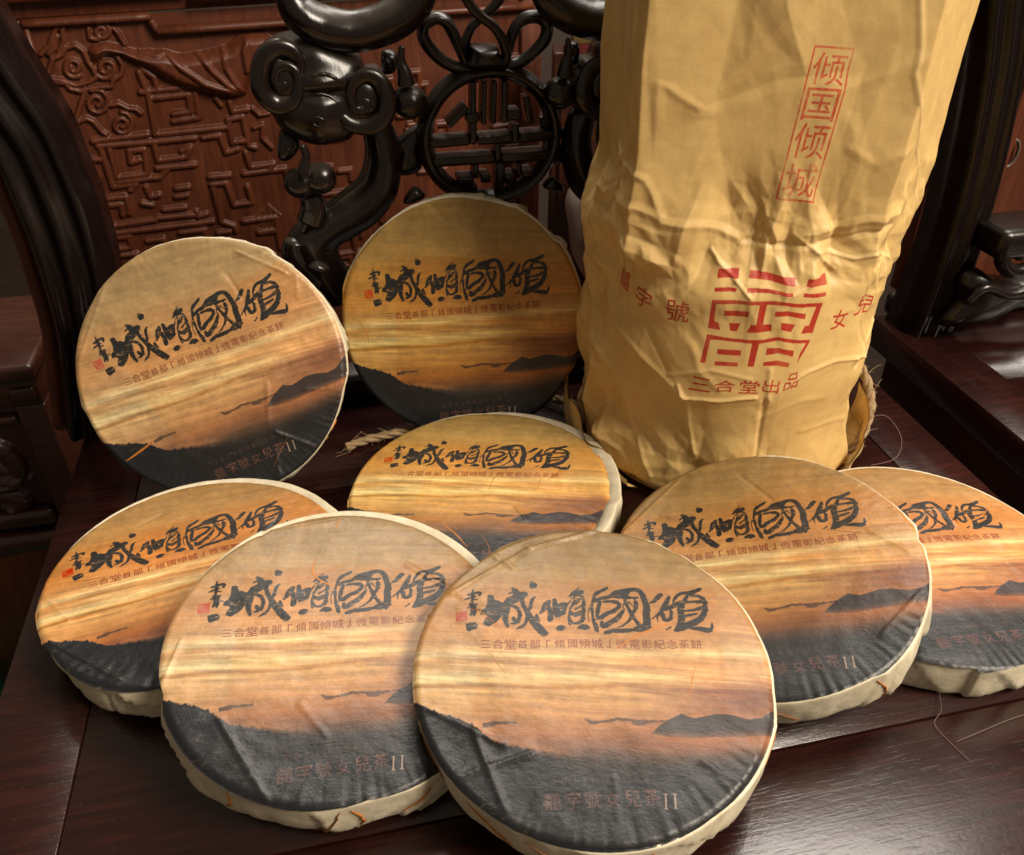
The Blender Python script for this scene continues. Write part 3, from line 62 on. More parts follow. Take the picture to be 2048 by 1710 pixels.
def grid_faces(n, m, wrap=False):
    F = []
    for i in range(n-1):
        for j in range(m if wrap else m-1):
            k = (j+1) % m; F.append((i*m+j, i*m+k, (i+1)*m+k, (i+1)*m+j))
    return F
def catmull(P, n=6, closed=False):
    P = np.asarray(P, float); out = []; N = len(P)
    rngi = range(N) if closed else range(N-1)
    for i in rngi:
        if closed: a, b, c, d = P[(i-1) % N], P[i], P[(i+1) % N], P[(i+2) % N]
        else: a, b, c, d = P[max(i-1, 0)], P[i], P[i+1], P[min(i+2, N-1)]
        for k in range(n):
            t = k/n; out.append(.5*((2*b)+(-a+c)*t+(2*a-5*b+4*c-d)*t*t+(-a+3*b-3*c+d)*t**3))
    if not closed: out.append(P[-1])
    return np.array(out)
def sweep(mb, P, R, depth=1.0, k=14, binormal=(0, 1, 0), ridge=0., nr=0, cap=True, closed=False):
    """tube along P (3-D points) with radii R; binormal is the direction the section is scaled by depth in"""
    P = np.asarray(P, float); R = np.asarray(R, float); n = len(P); B0 = np.array(binormal, float)
    T = np.gradient(P, axis=0)
    if closed: T = np.roll(P, -1, 0)-np.roll(P, 1, 0)
    T /= np.linalg.norm(T, axis=1)[:, None]+1e-12
    V = []
    for i in range(n):
        b = B0-T[i]*(B0@T[i]); b /= np.linalg.norm(b)+1e-9; nn = np.cross(T[i], b)
        for j in range(k):
            a = 2*math.pi*j/k; r = R[i]*(1+ridge*math.cos(nr*a))
            V.append(P[i]+nn*r*math.cos(a)+b*r*depth*math.sin(a))
    F = grid_faces(n, k, True)
    if closed: F += [((n-1)*k+j, (n-1)*k+(j+1) % k, (j+1) % k, j) for j in range(k)]
    elif cap:
        V.append(P[0]-T[0]*R[0]*.45); V.append(P[-1]+T[-1]*R[-1]*.45)
        F += [(n*k, (j+1) % k, j) for j in range(k)]+[(n*k+1, (n-1)*k+j, (n-1)*k+(j+1) % k) for j in range(k)]
    mb.add(V, F)
def bevel_box(mb, lo, hi, r=.02, seg=2, rot=None):
    bm = bmesh.new(); bmesh.ops.create_cube(bm, size=1)
    lo, hi = Vector(lo), Vector(hi); d = hi-lo
    for v in bm.verts: v.co = Vector(((v.co.x+.5)*d.x+lo.x, (v.co.y+.5)*d.y+lo.y, (v.co.z+.5)*d.z+lo.z))
    if r: bmesh.ops.bevel(bm, geom=bm.edges[:], offset=min(r, min(d)*.45), segments=seg, affect='EDGES', profile=.6)
    bm.verts.index_update(); mb.add([v.co[:] for v in bm.verts], [[v.index for v in f.verts] for f in bm.faces]); bm.free()
def ball(mb, c, r, squash=(1, 1, 1), n=20, m=14, dent=0.):
    V = []; c = np.array(c, float)
    for i in range(m+1):
        ph = math.pi*i/m
        for j in range(n):
            th = 2*math.pi*j/n; d = np.array([math.sin(ph)*math.cos(th), math.sin(ph)*math.sin(th), math.cos(ph)])
            V.append(c+d*r*np.array(squash)*(1-dent*math.exp(-((ph)/.5)**2)))
    mb.add(V, grid_faces(m+1, n, True))
def relief_leaf(mb, outline, y, thick=.05, vein=True):
    """pillowy leaf or shield from an outline in the (x, z) plane at depth y"""
    O = catmull([(p[0], p[1]) for p in outline], 4, True); c = O.mean(0); V = []; n = len(O)
    for q in (0, .35, .65, .85, 1.):
        for p in O:
            x = c+(p-c)*max(q, .001); h = thick*math.sqrt(max(0, 1-q**2.4)); V.append((x[0], y-h, x[1]))
    for p in O: V.append((p[0], y+thick*.6, p[1]))
    V.append((c[0], y+thick*.6, c[1])); F = [f[::-1] for f in grid_faces(6, n, True)]
    F += [(5*n+(j+1) % n, 5*n+j, 6*n) for j in range(n)]
    mb.add(V, F)

def val_noise(shape, fx, fy, seed):
    """smooth value noise on a (rows, cols) grid; fx, fy = cells across"""
    g = np.random.default_rng(seed).random((int(fy)+3, int(fx)+3))
    y = np.linspace(0, fy, shape[0], endpoint=False); x = np.linspace(0, fx, shape[1], endpoint=False)
    yi = y.astype(int); xi = x.astype(int); ty = (y-yi)[:, None]; tx = (x-xi)[None, :]
    ty = ty*ty*(3-2*ty); tx = tx*tx*(3-2*tx)
    a = g[yi][:, xi]; b = g[yi][:, xi+1]; c = g[yi+1][:, xi]; d = g[yi+1][:, xi+1]
    return (a*(1-tx)+b*tx)*(1-ty)+(c*(1-tx)+d*tx)*ty
def fbm(shape, fx, fy, seed, oct=4):
    s = 0; a = .5; t = 0
    for o in range(oct): s = s+a*val_noise(shape, fx*2**o, fy*2**o, seed+o*17); t += a; a *= .55
    return s/t

# ------------------------------------------------------------------ flat print, drawn here in code
def sdf_strokes(X, Y, strokes, dense=6, pad=.03):
    D = np.full(X.shape, 9.); x0, y0 = X[0, 0], Y[0, 0]; dx = (X[0, -1]-x0)/(X.shape[1]-1); dy = (Y[-1, 0]-y0)/(X.shape[0]-1)
    for st in strokes:
        P = catmull(st, dense)
        for a, b in zip(P[:-1], P[1:]):
            m = max(a[2], b[2])/2+pad
            i0 = max(int((min(a[1], b[1])-m-y0)/dy), 0); i1 = min(int((max(a[1], b[1])+m-y0)/dy)+2, X.shape[0])
            j0 = max(int((min(a[0], b[0])-m-x0)/dx), 0); j1 = min(int((max(a[0], b[0])+m-x0)/dx)+2, X.shape[1])
            if i1 <= i0 or j1 <= j0: continue
            xs = X[i0:i1, j0:j1]-a[0]; ys = Y[i0:i1, j0:j1]-a[1]; ex, ey = b[0]-a[0], b[1]-a[1]
            t = np.clip((xs*ex+ys*ey)/(ex*ex+ey*ey+1e-12), 0, 1)
            d = np.hypot(xs-t*ex, ys-t*ey)-(a[2]+(b[2]-a[2])*t)/2
            D[i0:i1, j0:j1] = np.minimum(D[i0:i1, j0:j1], d)
    return D
def sdf_poly(X, Y, P):
    P = np.asarray(P, float); D = np.full(X.shape, 1e9); ins = np.zeros(X.shape, bool); n = len(P)
    for i in range(n):
        a, b = P[i], P[(i+1) % n]; ex, ey = b-a
        t = np.clip(((X-a[0])*ex+(Y-a[1])*ey)/(ex*ex+ey*ey+1e-12), 0, 1)
        D = np.minimum(D, np.hypot(X-a[0]-t*ex, Y-a[1]-t*ey))
        c = ((a[1] > Y) != (b[1] > Y)) & (X < (b[0]-a[0])*(Y-a[1])/(b[1]-a[1]+1e-12)+a[0]); ins ^= c
    return np.where(ins, -D, D)
def facet(u, v, f, seed, ang=.4, shear=.3):
    """piecewise-linear random heights on a triangle lattice: the flat facets and sharp edges of crumpled paper"""
    g = np.random.default_rng(seed).random((64, 64)); c, s_ = math.cos(ang), math.sin(ang)
    a = (u*c-v*s_)*f+17.3; b = (u*s_+v*c)*f*1.15+9.1; a = a+shear*b
    i = np.floor(a).astype(int); j = np.floor(b).astype(int); x = a-i; y = b-j
    h = lambda p, q: g[p % 64, q % 64]
    flip = ((i*7+j*13+(i*j) % 5) % 3) == 0
    h00, h10, h01, h11 = h(i, j), h(i+1, j), h(i, j+1), h(i+1, j+1)
    t1 = np.where(x+y < 1, h00+(h10-h00)*x+(h01-h00)*y, h11+(h01-h11)*(1-x)+(h10-h11)*(1-y))
    t2 = np.where(x > y, h00+(h10-h00)*x+(h11-h10)*y, h00+(h11-h01)*x+(h01-h00)*y)
    return np.where(flip, t2, t1)-.5
_glyphs = {}
def glyph(ch):
    if ch not in _glyphs:
        cu = bpy.data.curves.new('glyph', 'FONT'); cu.body = ch; cu.resolution_u = 4
        o = bpy.data.objects.new('glyph', cu); col.objects.link(o)
        ev = o.evaluated_get(bpy.context.evaluated_depsgraph_get()); me = ev.to_mesh(); me.calc_loop_triangles()
        V = np.array([v.co[:2] for v in me.vertices]); T = np.array([t.vertices[:] for t in me.loop_triangles])
        ev.to_mesh_clear(); bpy.data.objects.remove(o); bpy.data.curves.remove(cu)
        lo, hi = V.min(0), V.max(0); V = (V-(lo+hi)/2)/max(hi-lo)+.5; V[:, 1] = 1-V[:, 1]
        _glyphs[ch] = V[T]
    return _glyphs[ch]
def raster_tris(M, T):
    """adds coverage of triangles T (in pixel units) to mask M"""
    H, W = M.shape
    for a, b, c in T:
        x0 = max(int(min(a[0], b[0], c[0]))-1, 0); x1 = min(int(max(a[0], b[0], c[0]))+2, W)
        y0 = max(int(min(a[1], b[1], c[1]))-1, 0); y1 = min(int(max(a[1], b[1], c[1]))+2, H)
        if x1 <= x0 or y1 <= y0: continue
        x = np.arange(x0, x1)+.5; y = np.arange(y0, y1)[:, None]+.5
        ar = (b[0]-a[0])*(c[1]-a[1])-(b[1]-a[1])*(c[0]-a[0])
        if abs(ar) < 1e-9: continue
        if ar < 0: b, c = c, b
        e = lambda p, q: (q[0]-p[0])*(y-p[1])-(q[1]-p[1])*(x-p[0])
        M[y0:y1, x0:x1] = np.where((e(a, b) >= 0) & (e(b, c) >= 0) & (e(c, a) >= 0), 1., M[y0:y1, x0:x1])
def down2(M): return (M[::2, ::2]+M[1::2, ::2]+M[::2, 1::2]+M[1::2, 1::2])/4
def make_image(name, rgba, colour=True):
    h, w, _ = rgba.shape; im = bpy.data.images.new(name, w, h, alpha=True, float_buffer=False)
    if not colour: im.colorspace_settings.name = 'Non-Color'
    im.pixels.foreach_set(np.ascontiguousarray(rgba[::-1], dtype=np.float32).ravel()); im.update(); im.pack(); return im
def ss(a, b, x):
    t = np.clip((x-a)/(b-a), 0, 1); return t*t*(3-2*t)

LW = 1.06
def paint_label(N=1280):
    g = (np.arange(N)+.5)/N*2*LW-LW; X, Y = np.meshgrid(g, g); sh = X.shape; SL = .074
    W = Y+SL*X
    warp = (fbm(sh, 3, 9, 3)-.5)*.04+(fbm(sh, 5, 60, 4)-.5)*.035
    w = W+warp
    stops = [(-1.1, (166, 136, 90)), (-.75, (174, 144, 97)), (-.60, (184, 150, 100)), (-.5, (196, 150, 96)), (-.28, (206, 154, 98)), (-.15, (208, 160, 106)),
             (-.10, (216, 174, 120)), (-.045, (236, 210, 156)), (-.01, (206, 162, 108)), (.04, (214, 174, 120)), (.085, (238, 214, 158)), (.125, (230, 200, 142)),
             (.150, (188, 140, 84)), (.175, (224, 184, 126)), (.24, (206, 164, 112)), (.33, (192, 147, 98)), (.42, (170, 121, 80)), (.49, (134, 95, 69)), (.54, (102, 78, 64)), (.60, (68, 60, 56)), (.70, (38, 38, 40)), (1.2, (33, 34, 37))]
    xs = [s[0] for s in stops]; C = np.stack([np.interp(w, xs, [s[1][k] for s in stops]) for k in range(3)], -1)/255.
    lp = np.stack([np.interp(w, [-1.1, -.3, -.12, 0, .10, .18, .26, .34, .45, .55, .65, 1.2], v) for v in
                   ([172, 200, 212, 206, 214, 168, 146, 172, 164, 118, 46, 37], [138, 148, 166, 156, 164, 116, 98, 120, 110, 84, 42, 37], [92, 92, 112, 102, 108, 84, 74, 82, 74, 62, 42, 39])], -1)/255.
    right = ss(.0, .75, X+(fbm(sh, 3, 10, 9)-.5)*.7)[..., None]*ss(-.1, .12, W)[..., None]
    C = C*(1-right)+lp*right
    st = fbm(sh, 5, 75, 21, 4)-.5; st2 = fbm(sh, 9, 190, 31, 3)-.5
    sky = (1-ss(.48, .62, W))
    band = .35+.65*np.exp(-((W-.05)/.28)**2)
    C = C*(1+(st*.50*band+st2*.22*band)*sky)[..., None]
    thin = ss(.66, .80, fbm(sh, 4, 120, 51, 3))*sky*np.exp(-((W-.06)/.17)**2)
    C = C*(1-.55*thin[..., None])+np.array([248, 226, 170])/255.*.55*thin[..., None]
    dk = ss(.64, .80, fbm(sh, 3, 46, 61, 3))*sky*np.exp(-((W-.2)/.1)**2)*.45
    C = C*(1-dk[..., None])+np.array([128, 84, 58])/255.*dk[..., None]
    mot = fbm(sh, 60, 60, 71, 3)-.5; mot2 = fbm(sh, 14, 14, 72, 3)-.5
    C = C*(1+mot*.16+mot2*.16)[..., None]
    def over(mask, rgb): 
        nonlocal C; m = np.clip(mask, 0, 1)[..., None]; C = C*(1-m)+np.array(rgb)/255.*m
    px = 2*LW/N
    jag = (fbm(sh, 90, 90, 81, 3)-.5)*.035
    # far islands, mountain, cloud bank, near tree-lined hill
    over(ss(px*2, -px*2, sdf_poly(X, Y, LBL['isle2'])+jag*.5)*.85, (88, 66, 56)); over(ss(px*2, -px*2, sdf_poly(X, Y, LBL['isle'])+jag*.5)*.85, (80, 64, 58))
    d = sdf_poly(X, Y, LBL['mount']); low = ss(.47, .40, W+(fbm(sh, 8, 8, 91)-.5)*.05)
    over(ss(px*1.6, -px*1.6, d+jag*.25)*(.12+.88*low), (62, 54, 54))
    hx = [p[0] for p in LBL['hill']]; hy = [p[1] for p in LBL['hill']]
    tree = np.interp(X, hx, hy)-np.abs(fbm(sh, 120, 2, 95, 3)-.35)*.035*ss(.1, -.3, X)
    fade = .012+.16*ss(-.45, .25, X)
    over(ss(0, 1, (Y-tree)/fade+.15), (33, 34, 37))
    glow = np.exp(-((Y-tree)/.035)**2)*ss(-.5, -.42, X)*ss(-.05, -.2, X)*ss(0, -.02, Y-tree)
    over(glow*.5, (214, 160, 112))
    # brush title
    wob = (fbm(sh, 170, 170, 101, 3)-.5)*.009
    D = sdf_strokes(X+wob*.6, Y+wob*.5, LBL['ink'])
    for P in LBL['inkpoly']: D = np.minimum(D, sdf_poly(X, Y, P))
    cut = sdf_strokes(X, Y, LBL['cut']); D = np.maximum(D, -cut)
    ink = ss(px*1.3, -px*1.3, D+wob-.0012)
    dry = ss(.64, .76, fbm(sh, 50, 190, 111, 3))*.6
    over(ink*(1-dry*.8)*.97, (36, 38, 41))
    # seal
    sd = sdf_poly(X, Y, LBL['seal']); lines = ss(.45, .62, fbm(sh, 95, 95, 121, 2))
    over(ss(px, -px, sd+wob)*(.90-.42*lines), (196, 88, 66))
    # caption and the faint lines at the foot
    def text(items, size_scale=1., rot=-SL):
        M = np.zeros((N*2, N*2)); k = 2*N/(2*LW)
        for ch, u, v, s in items:
            T = glyph(ch).copy()-.5; T *= s*size_scale; c, sn = math.cos(rot), math.sin(rot)
            x = T[..., 0]*c-T[..., 1]*sn; y = T[..., 0]*sn+T[..., 1]*c
            raster_tris(M, np.stack([(x+u+LW)*k, (y+v+LW)*k], -1))
        return down2(M)
    over(text([(c, u, v, max(s, .052) if c not in '「」' else .05) for c, u, v, s in LBL['cap']], 1.06)*.88, (124, 52, 36))
    t = '囍字號女兒茶'; over(text([(c, -.205+.0985*i, .800-.0985*i*.118, .084) for i, c in enumerate(t)], 1, -.11)*(.60+.8*(fbm(sh, 40, 40, 131)-.5)), (150, 98, 84))
    t = '2014微電影紀念茶'; over(.75*text([(c, -.205+.052*i, .703-.052*i*.118, .04 if i > 3 else .034) for i, c in enumerate(t)], 1, -.11)*.62, (132, 92, 80))
    II = []
    for u in (.352, .398):
        v = .755-.118*(u-.37); 
        for q in ((u-.0045, v-.036, u+.0045, v+.036), (u-.012, v-.038, u+.012, v-.034), (u-.012, v+.034, u+.012, v+.038)): II.append(q)
    m = np.zeros(sh)
    for x0, y0, x1, y1 in II: m = np.maximum(m, ss(-px*.5, px*.8, np.minimum(np.minimum(X-x0, x1-X), np.minimum(Y-y0, y1-Y))))
    over(m*.8, (206, 178, 156))
    out = np.ones((N, N, 4), np.float32); out[..., :3] = np.clip(C, 0, 1); return out
label_img = make_image('label_print', paint_label())

# ------------------------------------------------------------------ materials
def new_mat(name):
    m = bpy.data.materials.new(name); m.use_nodes = True; nt = m.node_tree; b = nt.nodes['Principled BSDF']; return m, nt, b
def N_(nt, t, **kw):
    n = nt.nodes.new(t)
    for k, v in kw.items():
        if k in ('operation', 'blend_type', 'data_type', 'feature', 'noise_dimensions', 'distance', 'interpolation', 'wave_type', 'bands_direction'): setattr(n, k, v)
        else: n.inputs[k].default_value = v
    return n
def L_(nt, a, b): nt.links.new(a, b)
def noise(nt, vec, scale, detail=4, rough=.55, dist=0.):
    n = N_(nt, 'ShaderNodeTexNoise', Scale=scale, Detail=detail, Roughness=rough, Distortion=dist)
    if vec is not None: L_(nt, vec, n.inputs['Vector'])
    return n
def mapping(nt, vec, scale, rot=(0, 0, 0), loc=(0, 0, 0)):
    m = N_(nt, 'ShaderNodeMapping', Scale=scale, Rotation=rot, Location=loc); L_(nt, vec, m.inputs['Vector']); return m.outputs[0]
def ramp(nt, fac, stops):
    r = nt.nodes.new('ShaderNodeValToRGB'); e = r.color_ramp.elements
    while len(e) < len(stops): e.new(.5)
    for i, (p, c) in enumerate(stops): e[i].position = p; e[i].color = (*c, 1) if len(c) == 3 else c
    L_(nt, fac, r.inputs[0]); return r
def mixc(nt, fac, a, b, mode='MIX'):
    m = nt.nodes.new('ShaderNodeMix'); m.data_type = 'RGBA'; m.blend_type = mode
    for i, v in ((0, fac), (6, a), (7, b)):
        if isinstance(v, (int, float)): m.inputs[i].default_value = v
        elif isinstance(v, tuple): m.inputs[i].default_value = (*v, 1)
        else: L_(nt, v, m.inputs[i])
    return m.outputs[2]
def math_(nt, op, a, b=0.):
    m = nt.nodes.new('ShaderNodeMath'); m.operation = op
    for i, v in enumerate((a, b)):
        if isinstance(v, (int, float)): m.inputs[i].default_value = v
        else: L_(nt, v, m.inputs[i])
    return m.outputs[0]
def bump(nt, h, strength, dist, prev=None):
    b = N_(nt, 'ShaderNodeBump', Strength=strength, Distance=dist); L_(nt, h, b.inputs['Height'])
    if prev is not None: L_(nt, prev, b.inputs['Normal'])
    return b.outputs[0]

def wood(name, dark, light, grain=(3, 40, 40), rough=(.16, .34), dust=0., coat=.0, gs=6., bumpd=.0006, spec=.5, chisel=0):
    m, nt, b = new_mat(name); tc = nt.nodes.new('ShaderNodeTexCoord'); v = mapping(nt, tc.outputs['Object'], grain)
    n = noise(nt, v, gs, 6, .62, .6); n2 = noise(nt, tc.outputs['Object'], 9, 4); n3 = noise(nt, v, gs*5, 3)
    c = ramp(nt, n.outputs[0], [(.28, dark), (.55, tuple((a+b_)/2 for a, b_ in zip(dark, light))), (.78, light)]).outputs[0]
    c = mixc(nt, .5, c, ramp(nt, n2.outputs[0], [(.3, (.45, .45, .45)), (.7, (1, 1, 1))]).outputs[0], 'MULTIPLY')
    fac = math_(nt, 'MULTIPLY', n3.outputs[0], .25); c = mixc(nt, fac, c, dark)
    r = N_(nt, 'ShaderNodeMapRange'); r.inputs['From Min'].default_value = .3; r.inputs['From Max'].default_value = .7
    r.inputs['To Min'].default_value = rough[0]; r.inputs['To Max'].default_value = rough[1]; L_(nt, n2.outputs[0], r.inputs['Value']); rr = r.outputs[0]
    if dust:
        g = nt.nodes.new('ShaderNodeNewGeometry'); sx = nt.nodes.new('ShaderNodeSeparateXYZ'); L_(nt, g.outputs['Normal'], sx.inputs[0])
        dn = noise(nt, tc.outputs['Object'], 45, 5, .7)
        up = N_(nt, 'ShaderNodeMapRange'); up.inputs['From Min'].default_value = .35; up.inputs['From Max'].default_value = .95; L_(nt, sx.outputs[2], up.inputs['Value'])
        df = math_(nt, 'MULTIPLY', math_(nt, 'MULTIPLY', up.outputs[0], dn.outputs[0]), dust)
        c = mixc(nt, df, c, (.10, .085, .065)); rr = math_(nt, 'ADD', rr, math_(nt, 'MULTIPLY', df, .5))
    L_(nt, c, b.inputs['Base Color']); L_(nt, rr, b.inputs['Roughness']); b.inputs['Coat Weight'].default_value = coat; b.inputs['Coat Roughness'].default_value = .12
    b.inputs['Specular IOR Level'].default_value = spec
    L_(nt, bump(nt, n.outputs[0], .35, bumpd, bump(nt, n2.outputs[0], .4, bumpd*2)), b.inputs['Normal'])
    if chisel:
        vo = N_(nt, 'ShaderNodeTexVoronoi', Scale=chisel); vo.feature = 'SMOOTH_F1'; L_(nt, mapping(nt, tc.outputs['Object'], (1, 1, .6)), vo.inputs['Vector'])
        L_(nt, bump(nt, vo.outputs['Distance'], .40, .005, b.inputs['Normal'].links[0].from_socket), b.inputs['Normal'])
    return m
M_chair = wood('dark_rosewood', (.0035, .0018, .0018), (.013, .0055, .0045), (30, 30, 5), (.13, .30), dust=.6, chisel=55)
M_stile = wood('dark_rosewood_moulding', (.003, .0015, .0016), (.011, .0048, .004), (40, 40, 5), (.14, .30), dust=.1, spec=.4)
M_panel = wood('red_brown_wood', (.058, .0125, .0050), (.165, .044, .016), (28, 28, 3), (.33, .52), dust=.02, gs=5, spec=.36)
M_cab = wood('dark_brown_wood', (.028, .0080, .0045), (.080, .023, .011), (4, 30, 30), (.25, .45), dust=.03)
def seat_mat():
    m, nt, b = new_mat('lacquered_seat_wood'); tc = nt.nodes.new('ShaderNodeTexCoord'); v = mapping(nt, tc.outputs['Object'], (2.2, 30, 30))
    n = noise(nt, v, 7, 7, .62, .7); n2 = noise(nt, tc.outputs['Object'], 7, 5); sp = noise(nt, tc.outputs['Object'], 420, 2)
    c = ramp(nt, n.outputs[0], [(.30, (.009, .0024, .0023)), (.55, (.019, .0048, .0038)), (.78, (.035, .0090, .0062))]).outputs[0]
    c = mixc(nt, ramp(nt, sp.outputs[0], [(.70, (0, 0, 0)), (.78, (.5, .5, .5))]).outputs[0], c, (.08, .055, .045))
    L_(nt, c, b.inputs['Base Color'])
    sv = mapping(nt, tc.outputs['Object'], (60, 900, 1), (0, 0, .35)); sc = noise(nt, sv, 1, 2, .4)
    fine = ramp(nt, sc.outputs[0], [(.60, (0, 0, 0)), (.66, (1, 1, 1))]).outputs[0]
    r = math_(nt, 'ADD', math_(nt, 'MULTIPLY', n2.outputs[0], .24), .10); r = math_(nt, 'ADD', r, math_(nt, 'MULTIPLY', fine, .06)); L_(nt, r, b.inputs['Roughness'])
    b.inputs['Specular IOR Level'].default_value = .55
    L_(nt, bump(nt, fine, .12, .0002, bump(nt, n.outputs[0], .18, .0004, bump(nt, n2.outputs[0], .5, .0010, bump(nt, sp.outputs[0], .25, .0002)))), b.inputs['Normal'])
    return m
M_seat = seat_mat()

def cake_face_mat(i, off, hue, sat, val, ticket):
    m, nt, b = new_mat('printed_cotton_paper'); uv = nt.nodes.new('ShaderNodeUVMap'); uv.uv_map = 'UVMap'
    im = nt.nodes.new('ShaderNodeTexImage'); im.image = label_img; im.interpolation = 'Cubic'; im.extension = 'EXTEND'
    L_(nt, uv.outputs[0], im.inputs[0]); c = im.outputs[0]
    h = N_(nt, 'ShaderNodeHueSaturation', Hue=hue, Saturation=sat, Value=val); L_(nt, c, h.inputs['Color']); c = h.outputs[0]
    tc = nt.nodes.new('ShaderNodeTexCoord')
    # the slip of paper under the wrapper shows through as a warmer rectangle
    cx, cy, w, hh, a = ticket
    v = nt.nodes.new('ShaderNodeVectorRotate'); v.rotation_type = 'Z_AXIS'; L_(nt, tc.outputs['Object'], v.inputs['Vector'])
    v.inputs['Center'].default_value = (cx*S, cy*S, 0); v.inputs['Angle'].default_value = a
    sx = nt.nodes.new('ShaderNodeSeparateXYZ'); L_(nt, v.outputs[0], sx.inputs[0])
    def edge(o, c0, half):
        d = math_(nt, 'SUBTRACT', half*S, math_(nt, 'ABSOLUTE', math_(nt, 'SUBTRACT', o, c0*S)))
        r = N_(nt, 'ShaderNodeMapRange'); r.inputs['From Min'].default_value = 0; r.inputs['From Max'].default_value = .0022; L_(nt, d, r.inputs['Value']); return r.outputs[0]
    tk = math_(nt, 'MULTIPLY', edge(sx.outputs[0], cx, w/2), edge(sx.outputs[1], cy, hh/2))
    c = mixc(nt, math_(nt, 'MULTIPLY', tk, .46), c, mixc(nt, 1., c, (1.0, .80, .56), 'MULTIPLY'))
    # pale worn fibres and small mottling of the hand-made paper
    f1 = noise(nt, mapping(nt, tc.outputs['Object'], (1, 2.2, 1), (0, 0, .5), (i*3.1, i*1.7, 0)), 130, 5, .7, 1.2)
    f2 = noise(nt, mapping(nt, tc.outputs['Object'], (1, 1, 1), (0, 0, 0), (i*1.3, i*2.9, 0)), 22, 5, .6)
    wear = math_(nt, 'MULTIPLY', ramp(nt, f1.outputs[0], [(.56, (0, 0, 0)), (.78, (1, 1, 1))]).outputs[0], ramp(nt, f2.outputs[0], [(.42, (0, 0, 0)), (.70, (1, 1, 1))]).outputs[0])
    c = mixc(nt, math_(nt, 'MULTIPLY', wear, .22), c, (.50, .40, .29))
    L_(nt, c, b.inputs['Base Color'])
    L_(nt, math_(nt, 'ADD', .28, math_(nt, 'MULTIPLY', f2.outputs[0], .22)), b.inputs['Roughness']); b.inputs['Specular IOR Level'].default_value = .42
    f3 = noise(nt, mapping(nt, tc.outputs['Object'], (1, 1, 1), (0, 0, 0), (i, i, 0)), 330, 3, .6)
    f4 = noise(nt, mapping(nt, tc.outputs['Object'], (1, 3.2, 1), (0, 0, .6+i), (i, 0, 0)), 75, 5, .72, 1.5)
    L_(nt, bump(nt, f3.outputs[0], .5, .0004, bump(nt, f4.outputs[0], .34, .0006, bump(nt, f2.outputs[0], .4, .0014))), b.inputs['Normal'])
    return m
def cream_mat():
    m, nt, b = new_mat('cream_cotton_paper'); tc = nt.nodes.new('ShaderNodeTexCoord')
    n = noise(nt, tc.outputs['Object'], 60, 5, .65); n2 = noise(nt, mapping(nt, tc.outputs['Object'], (1, 1, 5)), 26, 4)
    c = ramp(nt, n.outputs[0], [(.3, (.47, .40, .27)), (.6, (.60, .53, .385)), (.8, (.68, .62, .47))]).outputs[0]
    c = mixc(nt, ramp(nt, n2.outputs[0], [(.62, (0, 0, 0)), (.75, (.45, .45, .45))]).outputs[0], c, (.42, .30, .14))
    L_(nt, c, b.inputs['Base Color']); b.inputs['Roughness'].default_value = .6
    f3 = noise(nt, tc.outputs['Object'], 300, 3)
    L_(nt, bump(nt, f3.outputs[0], .4, .0004, bump(nt, n.outputs[0], .6, .001)), b.inputs['Normal']); return m
M_cream = cream_mat()
def plain(name, colr, rough=.6, nscale=80, var=.35, bd=.0004, spec=.5):
    m, nt, b = new_mat(name); tc = nt.nodes.new('ShaderNodeTexCoord'); n = noise(nt, tc.outputs['Object'], nscale, 5, .6)
    L_(nt, ramp(nt, n.outputs[0], [(.3, tuple(c*(1-var) for c in colr)), (.7, colr)]).outputs[0], b.inputs['Base Color'])
    b.inputs['Roughness'].default_value = rough; b.inputs['Specular IOR Level'].default_value = spec; L_(nt, bump(nt, n.outputs[0], .5, bd), b.inputs['Normal']); return m
M_fibre = plain('orange_fibre', (.50, .17, .018), .5); M_fibre2 = plain('brown_fibre', (.22, .085, .02), .5); M_hair = plain('dusty_fibre', (.25, .16, .14), .6)
M_twine = plain('jute_fibre', (.30, .20, .10), .85, 200); M_floor = plain('floor_stone', (.032, .018, .012), .5, 20); M_wall = plain('wall_plaster', (.05, .032, .022), .8, 6)
M_white = plain('pale_plastic', (.34, .27, .24), .35, 30, .5, .003); M_red = plain('red_card', (.12, .012, .01), .6); M_green = plain('green_floor_cloth', (.03, .19, .11), .7, 60); M_tape = plain('yellow_tape', (.11, .070, .012), .6, 90, .6)
M_iron = plain('tarnished_brass', (.10, .075, .05), .4)

# ------------------------------------------------------------------ floor and walls of the room behind
mb = MB(); bevel_box(mb, (-30, -10, -4.7), (30, 30, -4.5), 0); tag(mb.build('floor', M_floor, None, False), kind='structure')
mb = MB(); bevel_box(mb, (-30, 22, -4.5), (30, 22.5, 22), 0); tag(mb.build('wall', M_wall, None, False), kind='structure')

PSI = math.radians(12.5)
EA = np.array([math.cos(PSI), math.sin(PSI), 0]); EB = np.array([-math.sin(PSI), math.cos(PSI), 0])

